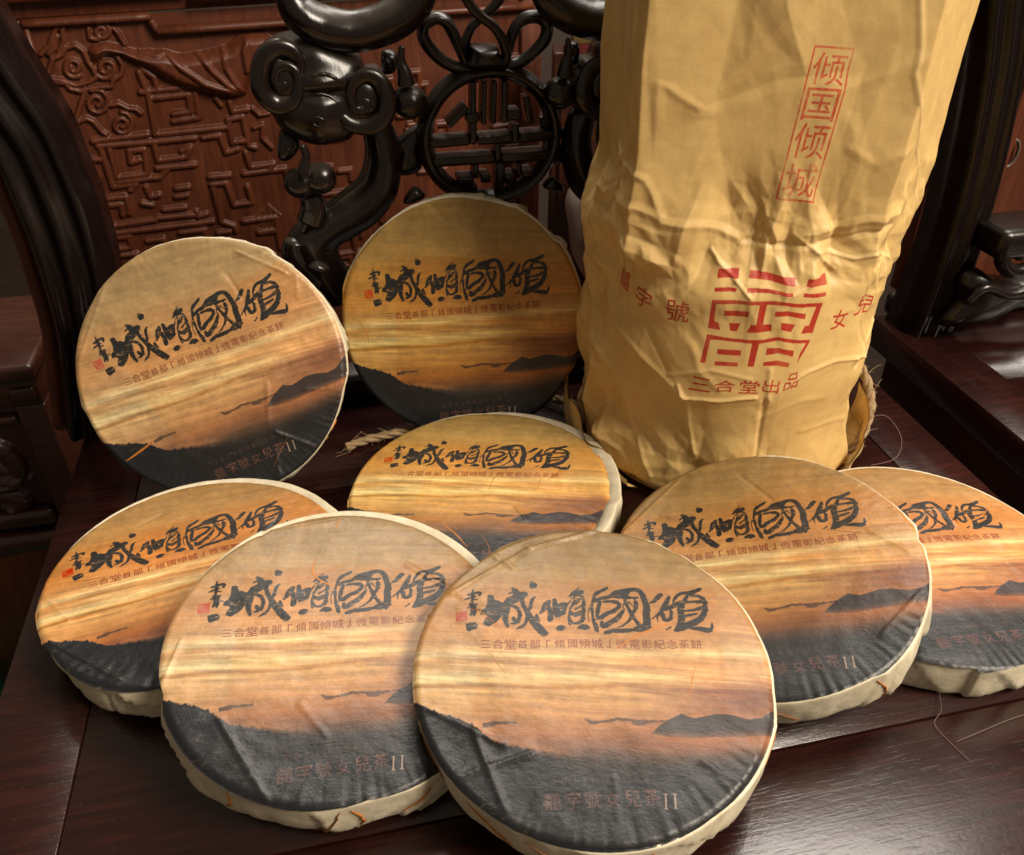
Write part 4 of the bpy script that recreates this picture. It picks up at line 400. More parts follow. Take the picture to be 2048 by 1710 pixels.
# ------------------------------------------------------------------ the armchair whose seat carries everything
chair = tag(empty('carved_armchair', (0, 0, 0), PSI), 'dark armchair with openwork carved back, its seat holding the tea cakes', 'armchair')
A0, A1, B0, B1 = -2.37, 4.94, 1.0, 7.05
def seat_parts(root, A0, A1, B0, B1, mat, front=2.53):
    th = .32
    mb = MB(); bevel_box(mb, (A0, B0, -th), (A1, front-.004, 0), .012, 2); mb.build('seat_rail', mat, root)
    mb = MB(); bevel_box(mb, (A0, front+.006, -th), (A0+.55, B1, -.002), .006, 1); mb.build('seat_rail', mat, root)
    mb = MB(); bevel_box(mb, (A1-.55, front+.006, -th), (A1, B1, -.002), .006, 1); mb.build('seat_rail', mat, root)
    w = (A1-A0-1.1)/1
    ys = [front+.006, front+1.62, front+3.0, B1]
    for i in range(3):
        mb = MB(); bevel_box(mb, (A0+.556, ys[i]+.0015, -th+.1), (A1-.556, ys[i+1]-.0015, -.006-.002*(i % 2)), .006, 1); mb.build('seat_plank', mat, root)
    mb = MB(); bevel_box(mb, (A0+.12, B0+.15, -.85), (A1-.12, B0+.35, -th-.004), .03); mb.build('apron', M_cab, root)
    for a in (A0+.12, A1-.32):
        mb = MB(); bevel_box(mb, (a, B0+.36, -.85), (a+.2, B1-.25, -th-.004), .03); mb.build('apron', M_cab, root)
    for a in (A0+.1, A1-.5):
        for b_ in (B0+.4, B1-.6):
            mb = MB(); bevel_box(mb, (a, b_, -4.5), (a+.4, b_+.4, -.86), .06); mb.build('leg', M_cab, root)
seat_parts(chair, A0, A1, B0, B1, M_seat)
AM = 1.285
def p3(path, b): return np.array([(p[0], b, p[1]) for p in path])
def swept(root, name, path, b, depth=1., mirror=False, mat=None, scale=1., k=14, ridge=0, nr=0, sm=6, tilt=None):
    P = catmull(path, sm); pts = np.array([(p[0], b, p[1]) for p in P])
    if tilt is not None: pts[:, 1] += np.array([tilt(t) for t in np.linspace(0, 1, len(pts))])
    if mirror: pts[:, 0] = 2*AM-pts[:, 0]
    mb = MB(); sweep(mb, pts, P[:, 2]*scale, depth, k, ridge=ridge, nr=nr); return mb.build(name, mat or M_chair, root)
def mir(l, m): return [((2*AM-p[0]) if m else p[0], *p[1:]) for p in l]
def stile_section(root, path, mirror=False):
    """moulded back post: a bar whose face carries three ribs"""
    P = catmull(path, 6); V = []
    prof = []
    for t in np.linspace(-1, 1, 25): prof.append((t, -.55+.30*abs(t)**4-.09*math.cos(t*3*math.pi)))
    prof += [(1., .5), (-1., .5)]
    T = np.gradient(P[:, :2], axis=0); T /= np.linalg.norm(T, axis=1)[:, None]
    for i in range(len(P)):
        nx, nz = T[i][1], -T[i][0]
        if nx < 0: nx, nz = -nx, -nz
        for u, d in prof:
            a = P[i][0]+nx*u*P[i][2]; V.append(((2*AM-a) if mirror else a, 6.95+d*.42, P[i][1]+nz*u*P[i][2]))
    F = grid_faces(len(P), len(prof), True)
    if mirror: F = [f[::-1] for f in F]
    return mesh_obj('back_post', V, F, M_stile, root)
CH = GEO['ch']
stp = [(p[0], p[1], max(p[2], .25)) for p in CH['stile']]
stile_section(chair, stp); stile_section(chair, stp, True)
mb = MB(); bevel_box(mb, (-2.0, 6.72, -.003), (4.55, 7.02, .30), .06); mb.build('back_rail', M_chair, chair)
for mi in (False, True): swept(chair, 'post_edging', [(p[0]-p[2]*1.05-.07, p[1], .075) for p in stp], 7.08, 1.6, mi, mat=M_panel, k=10)
for mi in (False, True):
    # carved beast head with curled horns over an S-shaped scroll
    O = catmull(mir(CH['head'], mi), 5, True); n = len(O); c = np.array(mir(CH['headc'], mi)[0][:2]); V = []
    qs = np.linspace(0, 1, 22)
    for q in qs:
        for p in O:
            x = c+(p-c)*max(q, .001); dx = (x[0]-c[0])*(-1 if mi else 1); dz = x[1]-c[1]
            h = .28*max(0, 1-q**5)**.5
            h += .05*math.exp(-((dx-.02)/.16)**2-((dz-.10)/.07)**2)+.05*math.exp(-((dx+.01)/.10)**2-((dz+.16)/.2)**2)-.045*math.exp(-((dz-.02)/.045)**2-((dx-.03)/.2)**2)
            V.append((x[0], 6.92-h*(.35+.65*min(1, h/.1)), x[1]))
    HV = np.array(V)
    on = lambda p, e=.0: float(HV[np.argmin((HV[:, 0]-p[0])**2+(HV[:, 2]-p[1])**2), 1])-e
    for p in O: V.append((p[0], 7.05, p[1]))
    V.append((c[0], 7.05, c[1])); F = grid_faces(len(qs)+1, n, True); k0 = len(qs)*n
    F += [(k0+j, k0+(j+1) % n, k0+n) for j in range(n)]
    if mi: F = [f[::-1] for f in F]
    head = mesh_obj('beast_head', V, F, M_chair, chair)
    for nm in ('vol1', 'vol2'): swept(head, 'horn_curl', CH[nm], 6.66, .75, mi, scale=1.02, ridge=.07, nr=3, tilt=lambda t: -.03*t)
    def carved(nm, path, sc=1.):
        P = catmull(mir(path, mi), 5); mb = MB(); sweep(mb, [(p[0], on(p), p[1]) for p in P], P[:, 2]*sc, 1.2, 8); mb.build(nm, M_chair, head)
    for l in CH['lid']: carved('eyelid', l)
    carved('nostril', CH['nos'], .9)
    for (cx, cz), rad in ((CH['vol1'][-1][:2], .150), (CH['vol2'][-1][:2], .150)):
        mb = MB(); c0 = mir([(cx, cz)], mi)[0]; ball(mb, (c0[0], 6.70, c0[1]), rad, (1, .50, 1)); mb.build('horn_boss', M_chair, head)
    swept(chair, 'cloud_arc', CH['arc'], 6.75, 1.05, mi, k=24, scale=.98, ridge=.05, nr=4)
    swept(chair, 'scroll_body', CH['trunk'], 6.92, .85, mi, k=24, ridge=.07, nr=4)
    swept(chair, 'scroll_fillet', CH['fillet'], 6.80, .8, mi, k=8); swept(chair, 'scroll_lobe', CH['lobe'], 6.86, 1.1, mi, k=16)
    mb = MB()
    for i, p in enumerate(mir(CH['fruit1'], mi)): ball(mb, (p[0], 6.72, p[1]), p[2]*1.03, (1, .95, .95), dent=.10)
    fr = mb.build('peach', M_chair, chair); swept(fr, 'stem', CH['fruit1stem'], 6.56, 1., mi, k=10); swept(fr, 'peach_base', CH['fruitbase'], 6.82, .9, mi)
    mb = MB(); p = mir(CH['fruit2'], mi)[0]; ball(mb, (p[0], 6.75, p[1]), p[2], (1, 1, .92), dent=.08); fr = mb.build('peach', M_chair, chair)
    swept(fr, 'stem', CH['fruit2stem'], 6.68, 1., mi, k=12)
    for nm, b_ in (('leaf1', 6.85), ('leaf2', 6.85), ('leaf3', 6.95), ('leaf4', 6.72), ('leaf5', 6.85)):
        mb = MB(); relief_leaf(mb, mir(CH[nm], mi), b_, .06); lf = mb.build('carved_leaf', M_chair, chair)
        if nm in ('leaf1', 'leaf3', 'leaf2'):
            o = np.array([q[:2] for q in mir(CH[nm], mi)]); c = o.mean(0); mb = MB()
            for q in (o[0], o[3]): sweep(mb, [(c[0]+(q[0]-c[0])*t, b_-.058*(1-t*t*.8), c[1]+(q[1]-c[1])*t) for t in np.linspace(0, .85, 6)], np.linspace(.012, .004, 6), k=6)
            mb.build('leaf_vein', M_chair, lf)
RC, RR = (1.342, 2.325), .535
mb = MB(); ang = np.linspace(0, 2*math.pi, 72, endpoint=False)
sweep(mb, [(RC[0]+RR*math.cos(a), 6.9, RC[1]+RR*.96*math.sin(a)) for a in ang], np.full(72, .062), 2.0, 16, closed=True, ridge=.10, nr=4); ring = mb.build('medallion_ring', M_chair, chair)
for q in CH['bars']:
    q = np.array(q)[:, :2]; c = q.mean(0); w = (np.linalg.norm(q[1]-q[0])+np.linalg.norm(q[2]-q[3]))/2; h = (np.linalg.norm(q[3]-q[0])+np.linalg.norm(q[2]-q[1]))/2
    ax = (q[1]-q[0]); an = math.atan2(ax[1], ax[0]); mb = MB()
    dv = .0 if w > h else .018
    bevel_box(mb, (-w/2, 6.80+dv, -h/2), (w/2, 7.0-dv, h/2), min(w, h)*.30, 3)
    V = [(c[0]+v[0]*math.cos(an)-v[2]*math.sin(an), v[1], c[1]+v[0]*math.sin(an)+v[2]*math.cos(an)) for v in mb.V]
    mesh_obj('lattice_bar', V, mb.F, M_chair, ring)
for nm, b_ in (('loop1', 6.86), ('loop2', 6.86)): swept(chair, 'ribbon_loop', CH[nm], b_, 1.25, scale=.90, ridge=.09, nr=4, k=20)
swept(chair, 'ribbon_strand', CH['strand1'], 6.76, 1.1, scale=.95); swept(chair, 'ribbon_strand', CH['strand2'], 6.92, 1.1, scale=.95)
mb = MB(); relief_leaf(mb, CH['cap'], 6.80, .16); mb.build('ribbon_knot', M_chair, chair)

# ------------------------------------------------------------------ the armchair standing to the right
ch2 = tag(empty('carved_armchair', (EA*8.04).tolist(), PSI), 'dark armchair at the right edge behind the paper sack, mostly outside the picture', 'armchair')
seat_parts(ch2, A0, A1, B0, B1+.2, M_seat, 2.8)
sh = lambda l: [(p[0]-8.04, *p[1:]) for p in l]
stile_section(ch2, [(p[0], p[1], max(p[2], .25)) for p in sh(CH['rstile'])]); stile_section(ch2, [(p[0], p[1], max(p[2], .25)) for p in sh(CH['rstile'])], True)
def plain_sweep(root, name, path, b, depth=1., **kw): return swept(root, name, path, b, depth, **kw)
mb = MB(); relief_leaf(mb, sh(CH['bracket']), 6.6, .16); br = mb.build('arm_bracket', M_stile, ch2); swept(br, 'bracket_rib', sh(CH['brib']), 6.46, 1., k=8, mat=M_stile)
q = sh(CH['block']); mb = MB(); bevel_box(mb, (q[0][0], 6.35, q[2][1]), (q[1][0], 6.9, q[0][1]), .10, 3); mb.build('arm_block', M_stile, ch2); swept(ch2, 'arm_curl', sh(CH['curl']), 6.42, 1., k=10, mat=M_stile)
mb = MB(); bevel_box(mb, (-1.9, 7.55, .1), (4.4, 7.72, 4.6), .03); bp = mb.build('back_panel', M_panel, ch2)
for x in (-1.55, -1.2, 3.7):
    mb = MB(); bevel_box(mb, (x, 7.46, .12), (x+.13, 7.552, 4.55), .04, 3); mb.build('back_moulding', M_panel, bp)
mb = MB(); a = np.linspace(0, 2*math.pi, 28, endpoint=False); sweep(mb, [(-1.06+.085*math.cos(t), 7.50, 1.62+.14*math.sin(t)) for t in a], np.full(28, .018), 1., 8, closed=True); mb.build('ring_pull', M_iron, bp)
mb = MB(); bevel_box(mb, (-2.2, 7.0, -.003), (4.7, 7.35, .25), .06); mb.build('back_rail', M_chair, ch2)
# ------------------------------------------------------------------ carved screen behind (yaw 22 degrees)
PW = math.radians(22); EP = np.array([math.cos(PW), math.sin(PW), 0]); NP = np.array([-math.sin(PW), math.cos(PW), 0])
PN = GEO['pn']
screen = tag(empty('carved_screen', (NP*11.0).tolist(), PW), 'red-brown wooden screen carved with fretwork, clouds and drapery standing behind the armchair', 'screen')
def relief_panel(name, x0, x1, z0, z1, nx, nz, fn, mat, parent, y=0.):
    X, Z = np.meshgrid(np.linspace(x0, x1, nx), np.linspace(z0, z1, nz)); Hh = fn(X, Z)
    V = np.stack([X, y-Hh, Z], -1).reshape(-1, 3)
    return mesh_obj(name, V, grid_faces(nz, nx), mat, parent)
def bars(H, X, Z, lines, w, h, dense=1):
    D = sdf_strokes(X, Z, [[(p[0], p[1], 0.) for p in l] for l in lines], dense, w*1.3)
    return np.maximum(H, h*np.sqrt(np.clip(1-(D/w)**2, 0, 1))**.8)
def screen_relief(X, Z):
    H = np.zeros(X.shape)
    H = bars(H, X, Z, PN['fret'], .040, .048)
    rr = random.Random(5); extra = []
    for i in range(46):
        x = rr.uniform(.62, 4.4); z = rr.uniform(-1.0, 2.0); w = rr.uniform(.15, .42); h = rr.uniform(.12, .3)
        extra.append([(x, z), (x+w, z), (x+w, z-h), (x+w*.4, z-h), (x+w*.4, z-h*.5)][:rr.randint(3, 5)])
    H = bars(H, X, Z, extra, .040, .048)
    H = bars(H, X, Z, PN['cloud'], .030, .05); H = bars(H, X, Z, PN['weave'], .016, .03)
    d = sdf_poly(X, Z, PN['cloth']); H = np.maximum(H, .15*np.sqrt(np.clip(ss(0, -.13, d), 0, 1)))
    H = H+np.where(d < 0, bars(np.zeros(X.shape), X, Z, PN['fold'], .035, .035), 0)
    return H+.004*(fbm(X.shape, 40, 10, 5)-.5)
relief_panel('carved_panel', -1.10, 4.6, -1.6, 2.72, 560, 430, screen_relief, M_panel, screen)
def rail(pts, w, d, name='moulding', y0=0.):
    mb = MB(); P = []
    for a, b in zip(pts[:-1], pts[1:]):
        for t in np.linspace(0, 1, 8, endpoint=False): P.append((a[0]+(b[0]-a[0])*t, y0, a[1]+(b[1]-a[1])*t))
    P.append((pts[-1][0], y0, pts[-1][1])); sweep(mb, P, np.full(len(P), w), d, 12, ridge=.06, nr=3); mb.build(name, M_panel, screen)
rail([(-3.0, 2.99), (.55, 2.99)], .10, 1.3, y0=-.08); rail([(.62, 2.90), (4.7, 2.90)], .10, 1.3, y0=-.09)
rail([(-1.14, 2.70), (.13, 2.70)], .045, 1.3, y0=-.05); rail([(.13, 2.66), (.17, 2.56)], .045, 1.3, y0=-.05); rail([(.17, 2.55), (4.7, 2.55)], .05, 1.3, y0=-.07); rail([(-1.12, 2.66), (-1.12, -1.6)], .035, 1.2, y0=-.03)
mb = MB(); bevel_box(mb, (-3.2, -.01, 2.74), (4.9, .12, 3.9), .02); mb.build('top_board', M_panel, screen)
mb = MB(); bevel_box(mb, (-1.62, -.02, -4.46), (-1.15, .15, 2.735), .03); mb.build('stile', M_panel, screen)
mb = MB(); bevel_box(mb, (4.55, -.06, -4.46), (4.85, .2, 2.735), .03); mb.build('stile', M_panel, screen)
mb = MB(); bevel_box(mb, (-1.14, .02, -4.4), (4.54, .14, -1.61), .02); mb.build('lower_board', M_panel, screen)

# ------------------------------------------------------------------ low cabinet at the left, its carved front below the seat
cab = tag(empty('low_cabinet', (EB*7.8-EA*3.0+np.array([0, 0, -4.5])).tolist(), PSI), 'dark low cabinet with a carved front, left of the armchair seat', 'cabinet')
def cbox(name, x0, x1, z0, z1, y0, y1, r=.03, mat=None):
    mb = MB(); bevel_box(mb, (x0, y0, z0+4.5), (x1, y1, z1+4.5), r, 2); return mb.build(name, mat or M_cab, cab)
cbox('top_board', -4.2, .02, .02, .20, -.06, 1.6, .05); cbox('frieze_rail', -4.2, -.02, -.28, .017, .02, 1.5, .02)
for i in range(11): cbox('bead', -.28-i*.34, -.05-i*.34, -.20, -.06, -.03, .03, .04)
cbox('case', -4.15, -.06, -4.2, -.282, .14, 1.5, .02); cbox('corner_post', -.30, -.02, -4.45, -.283, .03, .35, .03); cbox('moulding', -4.15, -.32, -1.78, -1.58, -.02, .135, .06); cbox('moulding', -4.15, -.32, -2.10, -1.86, -.06, .135, .08)
cbox('lower_board', -4.15, -.32, -3.75, -2.12, .03, .135, .02, M_panel); cbox('moulding', -4.15, -.32, -.50, -.40, .03, .135, .04)
def cab_relief(X, Z):
    H = np.zeros(X.shape); lines = []
    for cx, s in ((-.75, 1), (-1.9, -1), (-3.0, 1)):
        lines.append([(cx+s*(-.9+.5*t), 3.55+.12*math.sin(t*6)) for t in np.linspace(0, 1, 8)]+[(cx+s*.30*(1-.7*t)*math.cos(-2.6+6.5*t)*1.0, 3.55+.34*(1-.7*t)*math.sin(-2.6+6.5*t)) for t in np.linspace(0, 1, 22)])
        lines.append([(cx+.15*math.sin(t*9), 3.5-.55*t) for t in np.linspace(0, 1, 9)])
    H = bars(H, X, Z, lines, .11, .10)
    b = fbm(X.shape, 16, 6, 8, 3); return H+.06*ss(.5, .62, b)*np.exp(-((Z-3.15)/.25)**2)
relief_panel('carved_front', -4.1, -.32, 2.93, 4.0, 240, 80, cab_relief, M_cab, cab, .12)
# things on and beside the cabinet, and behind the openwork
mb = MB(); bevel_box(mb, (-7.5, 4.6, -4.496), (-3.2, 7.45, -4.47), .01); tag(mb.build('floor_cloth', M_green), 'green cloth on the floor below the left edge of the seat', 'cloth')
def crumpled(name, c, r, sq, seed, mat, label, cat):
    n, m = 48, 30; R = np.random.default_rng(seed); K = R.normal(size=(14, 3)); K /= np.linalg.norm(K, axis=1)[:, None]; ph = R.random(14)*6; V = []
    for i in range(m+1):
        f = math.pi*i/m
        for j in range(n):
            t = 2*math.pi*j/n; d = np.array([math.sin(f)*math.cos(t), math.sin(f)*math.sin(t), math.cos(f)])
            q = sum(abs(((k@d)*2.6+p) % 2-1) for k, p in zip(K, ph))/14
            V.append(d*r*np.array(sq)*(.75+.5*q))
    o = mesh_obj(name, V, grid_faces(m+1, n, True), mat, None, True); o.location = Vector(c)*S; return tag(o, label, cat)
stool = tag(empty('stool', (1.1, 10.4, -5.9), .3), 'dark wooden stool behind the openwork back, carrying a crumpled pale bag', 'stool')
mb = MB(); bevel_box(mb, (-1.2, -.9, 5.0), (1.5, .9, 5.3), .06); mb.build('seat', M_panel, stool)
for x in (-1.1, 1.2):
    for y in (-.8, .6):
        mb = MB(); bevel_box(mb, (x, y, 1.4), (x+.2, y+.2, 4.99), .03); mb.build('leg', M_cab, stool)
crumpled('plastic_bag', (1.45, 10.2, .30), .95, (.8, .7, 1.0), 3, M_white, 'crumpled pale plastic bag seen through the openwork behind the round medallion', 'bag')
mb = MB(); bevel_box(mb, (-.28, -.2, 0), (.28, .2, .5), .03); o = mb.build('red_box', M_red); o.location = Vector((1.0, 10.9, 2.2))*S
mb = MB(); bevel_box(mb, (-.285, -.205, .12), (.285, .205, .2), .01); mb.build('band', M_tape, o); tag(o, 'small red packet behind the right ribbon loop of the chair back', 'box')
mb = MB(); bevel_box(mb, (-.5, -.15, -4.5), (.9, .4, 2.195), .03); o = mb.build('wooden_cupboard', M_cab); o.location = Vector((1.0, 11.0, 0))*S
mb = MB(); bevel_box(mb, (-.4, -.2, -3.9), (.8, -.153, 1.9), .02); mb.build('door', M_cab, o); tag(o, 'narrow dark cupboard standing behind the openwork chair back', 'cupboard')

# ------------------------------------------------------------------ the eight wrapped tea cakes
T_ = .315
def cake(key, k, label, seed, hue, sat, val, ticket, fibres, shift=(0., 0.), Rb=1.0, lines=()):
    c, ux, vx, off = POSE[key]; c = np.array(c); U = np.array(ux); Vv = -np.array(vx); Z = np.cross(U, Vv)
    c = np.array([0, 0, 4.36])+(c-np.array([0, 0, 4.36]))*k; R0 = k
    r = np.random.default_rng(seed)
    root = empty('tea_cake', (c-Z*T_*k).tolist())
    root.rotation_euler = Matrix(np.stack([U, Vv, Z], 1).tolist()).to_euler(); root.scale = (k, k, k)
    tag(root, label, 'tea cake', 'round tea cakes in printed paper wrappers')
    n = 360; th = np.linspace(0, 2*math.pi, n, endpoint=False)
    # the rim is slightly faceted where the paper is folded over
    knots = np.sort(r.random(26)*2*math.pi); kv = r.normal(size=26)*.0105
    rim = np.interp(th, np.concatenate([knots-2*math.pi, knots, knots+2*math.pi]), np.tile(kv, 3))+.004*np.sin(2*th+r.random()*6)
    K = r.normal(size=(10, 2))*np.array([5, 5]); ph = r.random(10)*6.28
    K2 = r.normal(size=(12, 2))*7; CK = [(r.integers(5, 24)*2, r.uniform(.5, 2), r.uniform(-6, 6)) for _ in range(4)]; ph2 = r.random(12)*2
    def lump(x, y): 
        s = sum(np.sin(a*x+b*y+p) for (a, b), p in zip(K, ph))/10; q = sum(np.abs((a*x+b*y+p) % 2-1) for (a, b), p in zip(K2, ph2))/12-.5
        return .016*s+.010*q
    cl = list(lines)
    for _ in range(4):                                              # short random creases, most of them near the rim
        a_ = r.uniform(0, 6.28); q_ = r.uniform(.35, .97); b_ = a_+r.normal()*.9; l_ = r.uniform(.12, .45)
        cl.append((q_*math.cos(a_), q_*math.sin(a_), q_*math.cos(a_)+l_*math.cos(b_), q_*math.sin(a_)+l_*math.sin(b_), r.choice([-1, 1])*r.uniform(.003, .008), r.uniform(.014, .03)))
    def creases(x, y):
        s_ = 0
        for x0, y0, x1, y1, h_, w_ in cl:
            ex, ey = x1-x0, y1-y0; t_ = ((x-x0)*ex+(y-y0)*ey)/(ex*ex+ey*ey); d_ = np.hypot(x-x0-np.clip(t_, 0, 1)*ex, y-y0-np.clip(t_, 0, 1)*ey)
            s_ = s_+h_*np.clip(1-d_/w_, 0, 1)**1.2+h_*.4*np.clip(1-d_/(w_*4), 0, 1)**2
        return s_
    def face_z(x, y):
        rr = np.hypot(x, y); tt = np.arctan2(y, x)
        crink = .009*sum(np.abs((tt*a_+b_*np.sin(tt*3+a_)+rr*c_) % 2-1)-.5 for a_, b_, c_ in CK)/3*ss(.75, 1., rr)*(.4+.6*ss(.2, -.7, y))
        return T_+.018*(1-rr**2)+(lump(x, y)+.007*facet(x, y, 2.1, seed, .3)+.006*facet(x+.1*np.sin(y*3), y, 5.2, seed+2, 1.)*ss(.35, .9, rr))*(.35+.65*(1-ss(.9, 1., rr)))+crink-.016*np.clip((rr-.965)/.035, 0, 1.2)**2+creases(x, y)
    rs = np.concatenate([np.linspace(0, .9, 76), np.linspace(.9, 1.0, 18)[1:]]); rs[0] = .0005
    RR_, TH_ = np.meshgrid(rs, th, indexing='ij'); rad = RR_*(1+rim[None, :]*ss(.6, 1, RR_)); X = rad*np.cos(TH_); Y = rad*np.sin(TH_); Zz = face_z(X, Y)
    L = (np.stack([X-off[0], -Y-off[1]], -1)+LW)/(2*LW); L[..., 1] = 1-L[..., 1]
    mesh_obj('printed_face', np.stack([X, Y, Zz], -1).reshape(-1, 3), grid_faces(len(rs), n, True), cake_face_mat(seed, off, hue, sat, val, ticket), root, True, L.reshape(-1, 2))
    # folded side and back of the wrapper
    pr = [(.88, .80), (.94, .90), (.985, .955), (1.000, .95), (1.004, .91), (1.006, .83), (1.007, .74), (1.007, .64), (1.007, .54), (1.006, .44), (1.004, .34), (1.001, .24), (.997, .15), (.988, .06), (.97, .01), (.93, .0), (.6, .0), (.3, .012), (.0005, .02)]
    zr = Zz[-1].mean()*.3+Zz[-1]*.7+.012; V = []; tk = r.random(22)*2*math.pi; ta = r.random(22)**.8; tsl = r.normal(size=22)*.4
    for q, h in pr:
        fold = np.zeros(n)
        for a0, am, sl in zip(tk, ta, tsl):
            d = (th-a0-sl*(1-h)+math.pi) % (2*math.pi)-math.pi
            fold += am*.030*np.where(d > 0, np.exp(-d/.22), -.28*np.exp(d/.02))      # each pleat stands proud on one side of its edge
        fold = np.clip(fold-fold.mean(), -.012, .034)+.026*facet(th*2, h*.55+0*th, 2.3, seed, .5)+.014*facet(th*2, h*.6+0*th, 5.1, seed+1, 1.)
        fold = fold*(1-h)**.35*(1 if q > .5 else .3)*min(1, 4*(1-h)+.0)
        rad = (q+rim*(1. if q > .9 else .5)+fold); z = zr*h; rad = rad*Rb
        V += list(zip(rad*np.cos(th)+shift[0]*min(1, q*2), rad*np.sin(th)+shift[1]*min(1, q*2), np.maximum(z, h*.2)+0*th))
    mesh_obj('wrapper_side', V, [f[::-1] for f in grid_faces(len(pr), n, True)][::1], M_cream, root)
    G_ = np.array(V).reshape(len(pr), n, 3)
    for _ in range(5):                                              # fibres and dark slits in the folded side
        c0 = int(n*(r.uniform(.52, .98))); dc = r.integers(-14, 15); r0, r1 = (5, 13) if r.random() < .5 else (11, 6); P = []
        for t in np.linspace(0, 1, 9):
            q_ = r0+(r1-r0)*t; i0 = int(q_); f_ = q_-i0; j0 = int(c0+dc*t+1.5*math.sin(t*4)) % n
            p_ = G_[i0, j0]*(1-f_)+G_[i0+1, j0]*f_; P.append(p_*np.array([1.004, 1.004, 1]))
        P = np.array(P); mb = MB(); sweep(mb, P, .0075*np.sin(np.linspace(.3, 2.9, 9)), 1., 6, (.1, .2, 1)); mb.build('paper_fibre', (M_fibre, M_fibre2)[int(r.integers(0, 2))], root)
    # coarse fibres pressed in the paper
    for (x0, y0, a, ln, cv, w, mt) in fibres:
        P = []; x, y = x0, y0
        for i in range(15):
            P.append((x, y)); a += cv*(1+.8*math.sin(i*.9+seed)); x += ln/14*math.cos(a); y += ln/14*math.sin(a)
        P = np.array(P); P = P[np.hypot(P[:, 0], P[:, 1]) < .985]
        if len(P) < 4: continue
        z = face_z(P[:, 0], P[:, 1]); m = len(P); wd = .38*w*np.sin(np.linspace(.25, math.pi-.1, m))
        tg = np.gradient(P, axis=0); tg /= np.linalg.norm(tg, axis=1)[:, None]+1e-9; V = []
        for i in range(m):
            nx, ny = -tg[i][1]*wd[i], tg[i][0]*wd[i]
            V += [(P[i][0]+nx, P[i][1]+ny, z[i]+.0006), (P[i][0], P[i][1], z[i]+.0018), (P[i][0]-nx, P[i][1]-ny, z[i]+.0008)]
        mesh_obj('paper_fibre', V, [f[::-1] for f in grid_faces(m, 3)], (M_fibre, M_fibre2)[mt], root)
    return root
O_, B_ = 0, 1
cake('A', .985, 'tea cake standing at the left rear, tilted against the dark chair post', 11, .5, 0.98, 0.66, (.22, -.12, 1.45, 1.25, -.27), [(-.88, -.50, .28, .34, .01, .022, O_), (.2, -.86, .9, .3, -.01, .006, B_)], (0.012, 0.004), 1.0, [(0.45, 0.8, 0.75, 0.55, 0.008, 0.02), (-0.55, 0.82, -0.9, 0.35, 0.006, 0.02), (0.3, -0.6, 0.55, -0.8, 0.009, 0.02), (0.62, -0.35, 0.85, -0.4, 0.007, 0.012)])
cake('B', 1.0, 'tea cake standing upright below the round medallion, left of the paper sack', 12, .503, 1.14, 0.66, (.18, -.02, 1.5, 1.1, .05), [(.22, .94, 4.1, .30, .03, .008, B_), (-.88, .03, -.7, .24, -.06, .010, O_)], (0.004, 0.012), 1.0, [(-0.55, 0.84, -0.86, 0.5, 0.008, 0.02), (-0.1, 0.5, 0.0, 0.55, 0.006, 0.03)])
cake('C', .98, 'tea cake lying flat in the middle, just below the upright cake at centre', 13, .504, 1.12, 0.72, (.1, .1, 1.1, .8, .0), [(.18, .22, 4.0, .3, .05, .006, B_), (.45, .18, -1.0, .3, -.09, .007, O_), (-.2, -.46, -.6, .35, -.02, .016, O_), (.05, -.52, -.3, .4, -.10, .010, B_)], (0.055, 0.018), 1.03)
cake('D', .98, 'tea cake lying flat by the left seat edge, partly under another cake', 14, .489, 1.14, 0.62, (0, .2, .9, .5, .3), [(-.86, .17, -.25, .32, .01, .007, B_), (.12, .17, .06, .42, -.01, .020, O_), (-.30, -.14, -1.2, .2, -.04, .007, O_)], (0.034, 0.03), 1.022, [(-0.9, -0.35, -0.5, -0.8, 0.009, 0.02), (-0.97, 0.1, -0.8, -0.2, 0.007, 0.02)])
cake('E', .985, 'tea cake at front left, its right edge covered by the nearest cake', 15, .497, 0.98, 0.58, (.15, -.1, 1.5, 1.3, -.03), [(-.05, .96, -1.9, .12, .02, .012, O_), (-.32, .42, .3, .45, .02, .007, O_), (-.18, .62, -2.1, .34, .16, .016, O_)], (0.03, 0.03), 1.02, [(-0.02, 0.96, -0.5, 0.86, 0.008, 0.02), (-0.9, 0.0, -0.97, -0.4, 0.008, 0.02), (-0.6, -0.5, -0.3, -0.95, 0.007, 0.03), (0.4, 0.55, 0.75, 0.3, 0.006, 0.03)])
cake('F', .98, 'nearest tea cake at the front centre, nothing covering its printed face', 16, .497, 1.0, 0.56, (.05, -.05, 1.4, 1.25, .0), [(-.75, .33, -.3, .28, -.05, .006, O_), (-.58, .02, -.9, .16, .0, .006, O_), (.14, .10, .75, .40, -.03, .018, O_), (.58, .02, -1.9, .25, .02, .006, O_)], (0.014, 0.0), 1.0, [(0.02, 0.99, -0.4, 0.8, 0.014, 0.022), (-0.4, 0.8, -0.86, 0.42, 0.012, 0.02), (-0.45, -0.52, -0.98, -0.3, 0.008, 0.02), (0.12, -0.66, 0.14, -0.98, 0.004, 0.03), (-0.62, -0.45, -0.42, -0.85, 0.008, 0.03), (-0.3, -0.55, -0.7, -0.72, 0.009, 0.02)])
cake('G', .98, 'tilted tea cake in front of the paper sack, lying over the rightmost cake', 17, .497, 1.08, 0.58, (.30, .42, .75, .85, .75), [(.44, .23, -.25, .30, .0, .005, B_), (-.62, .12, .5, .2, .1, .010, O_)], (0.012, 0.0), 1.0, [(0.7, 0.2, 0.9, 0.0, 0.006, 0.02), (-0.9, 0.35, -0.5, 0.8, 0.006, 0.02), (0.9, -0.3, 0.6, -0.6, 0.006, 0.02)])
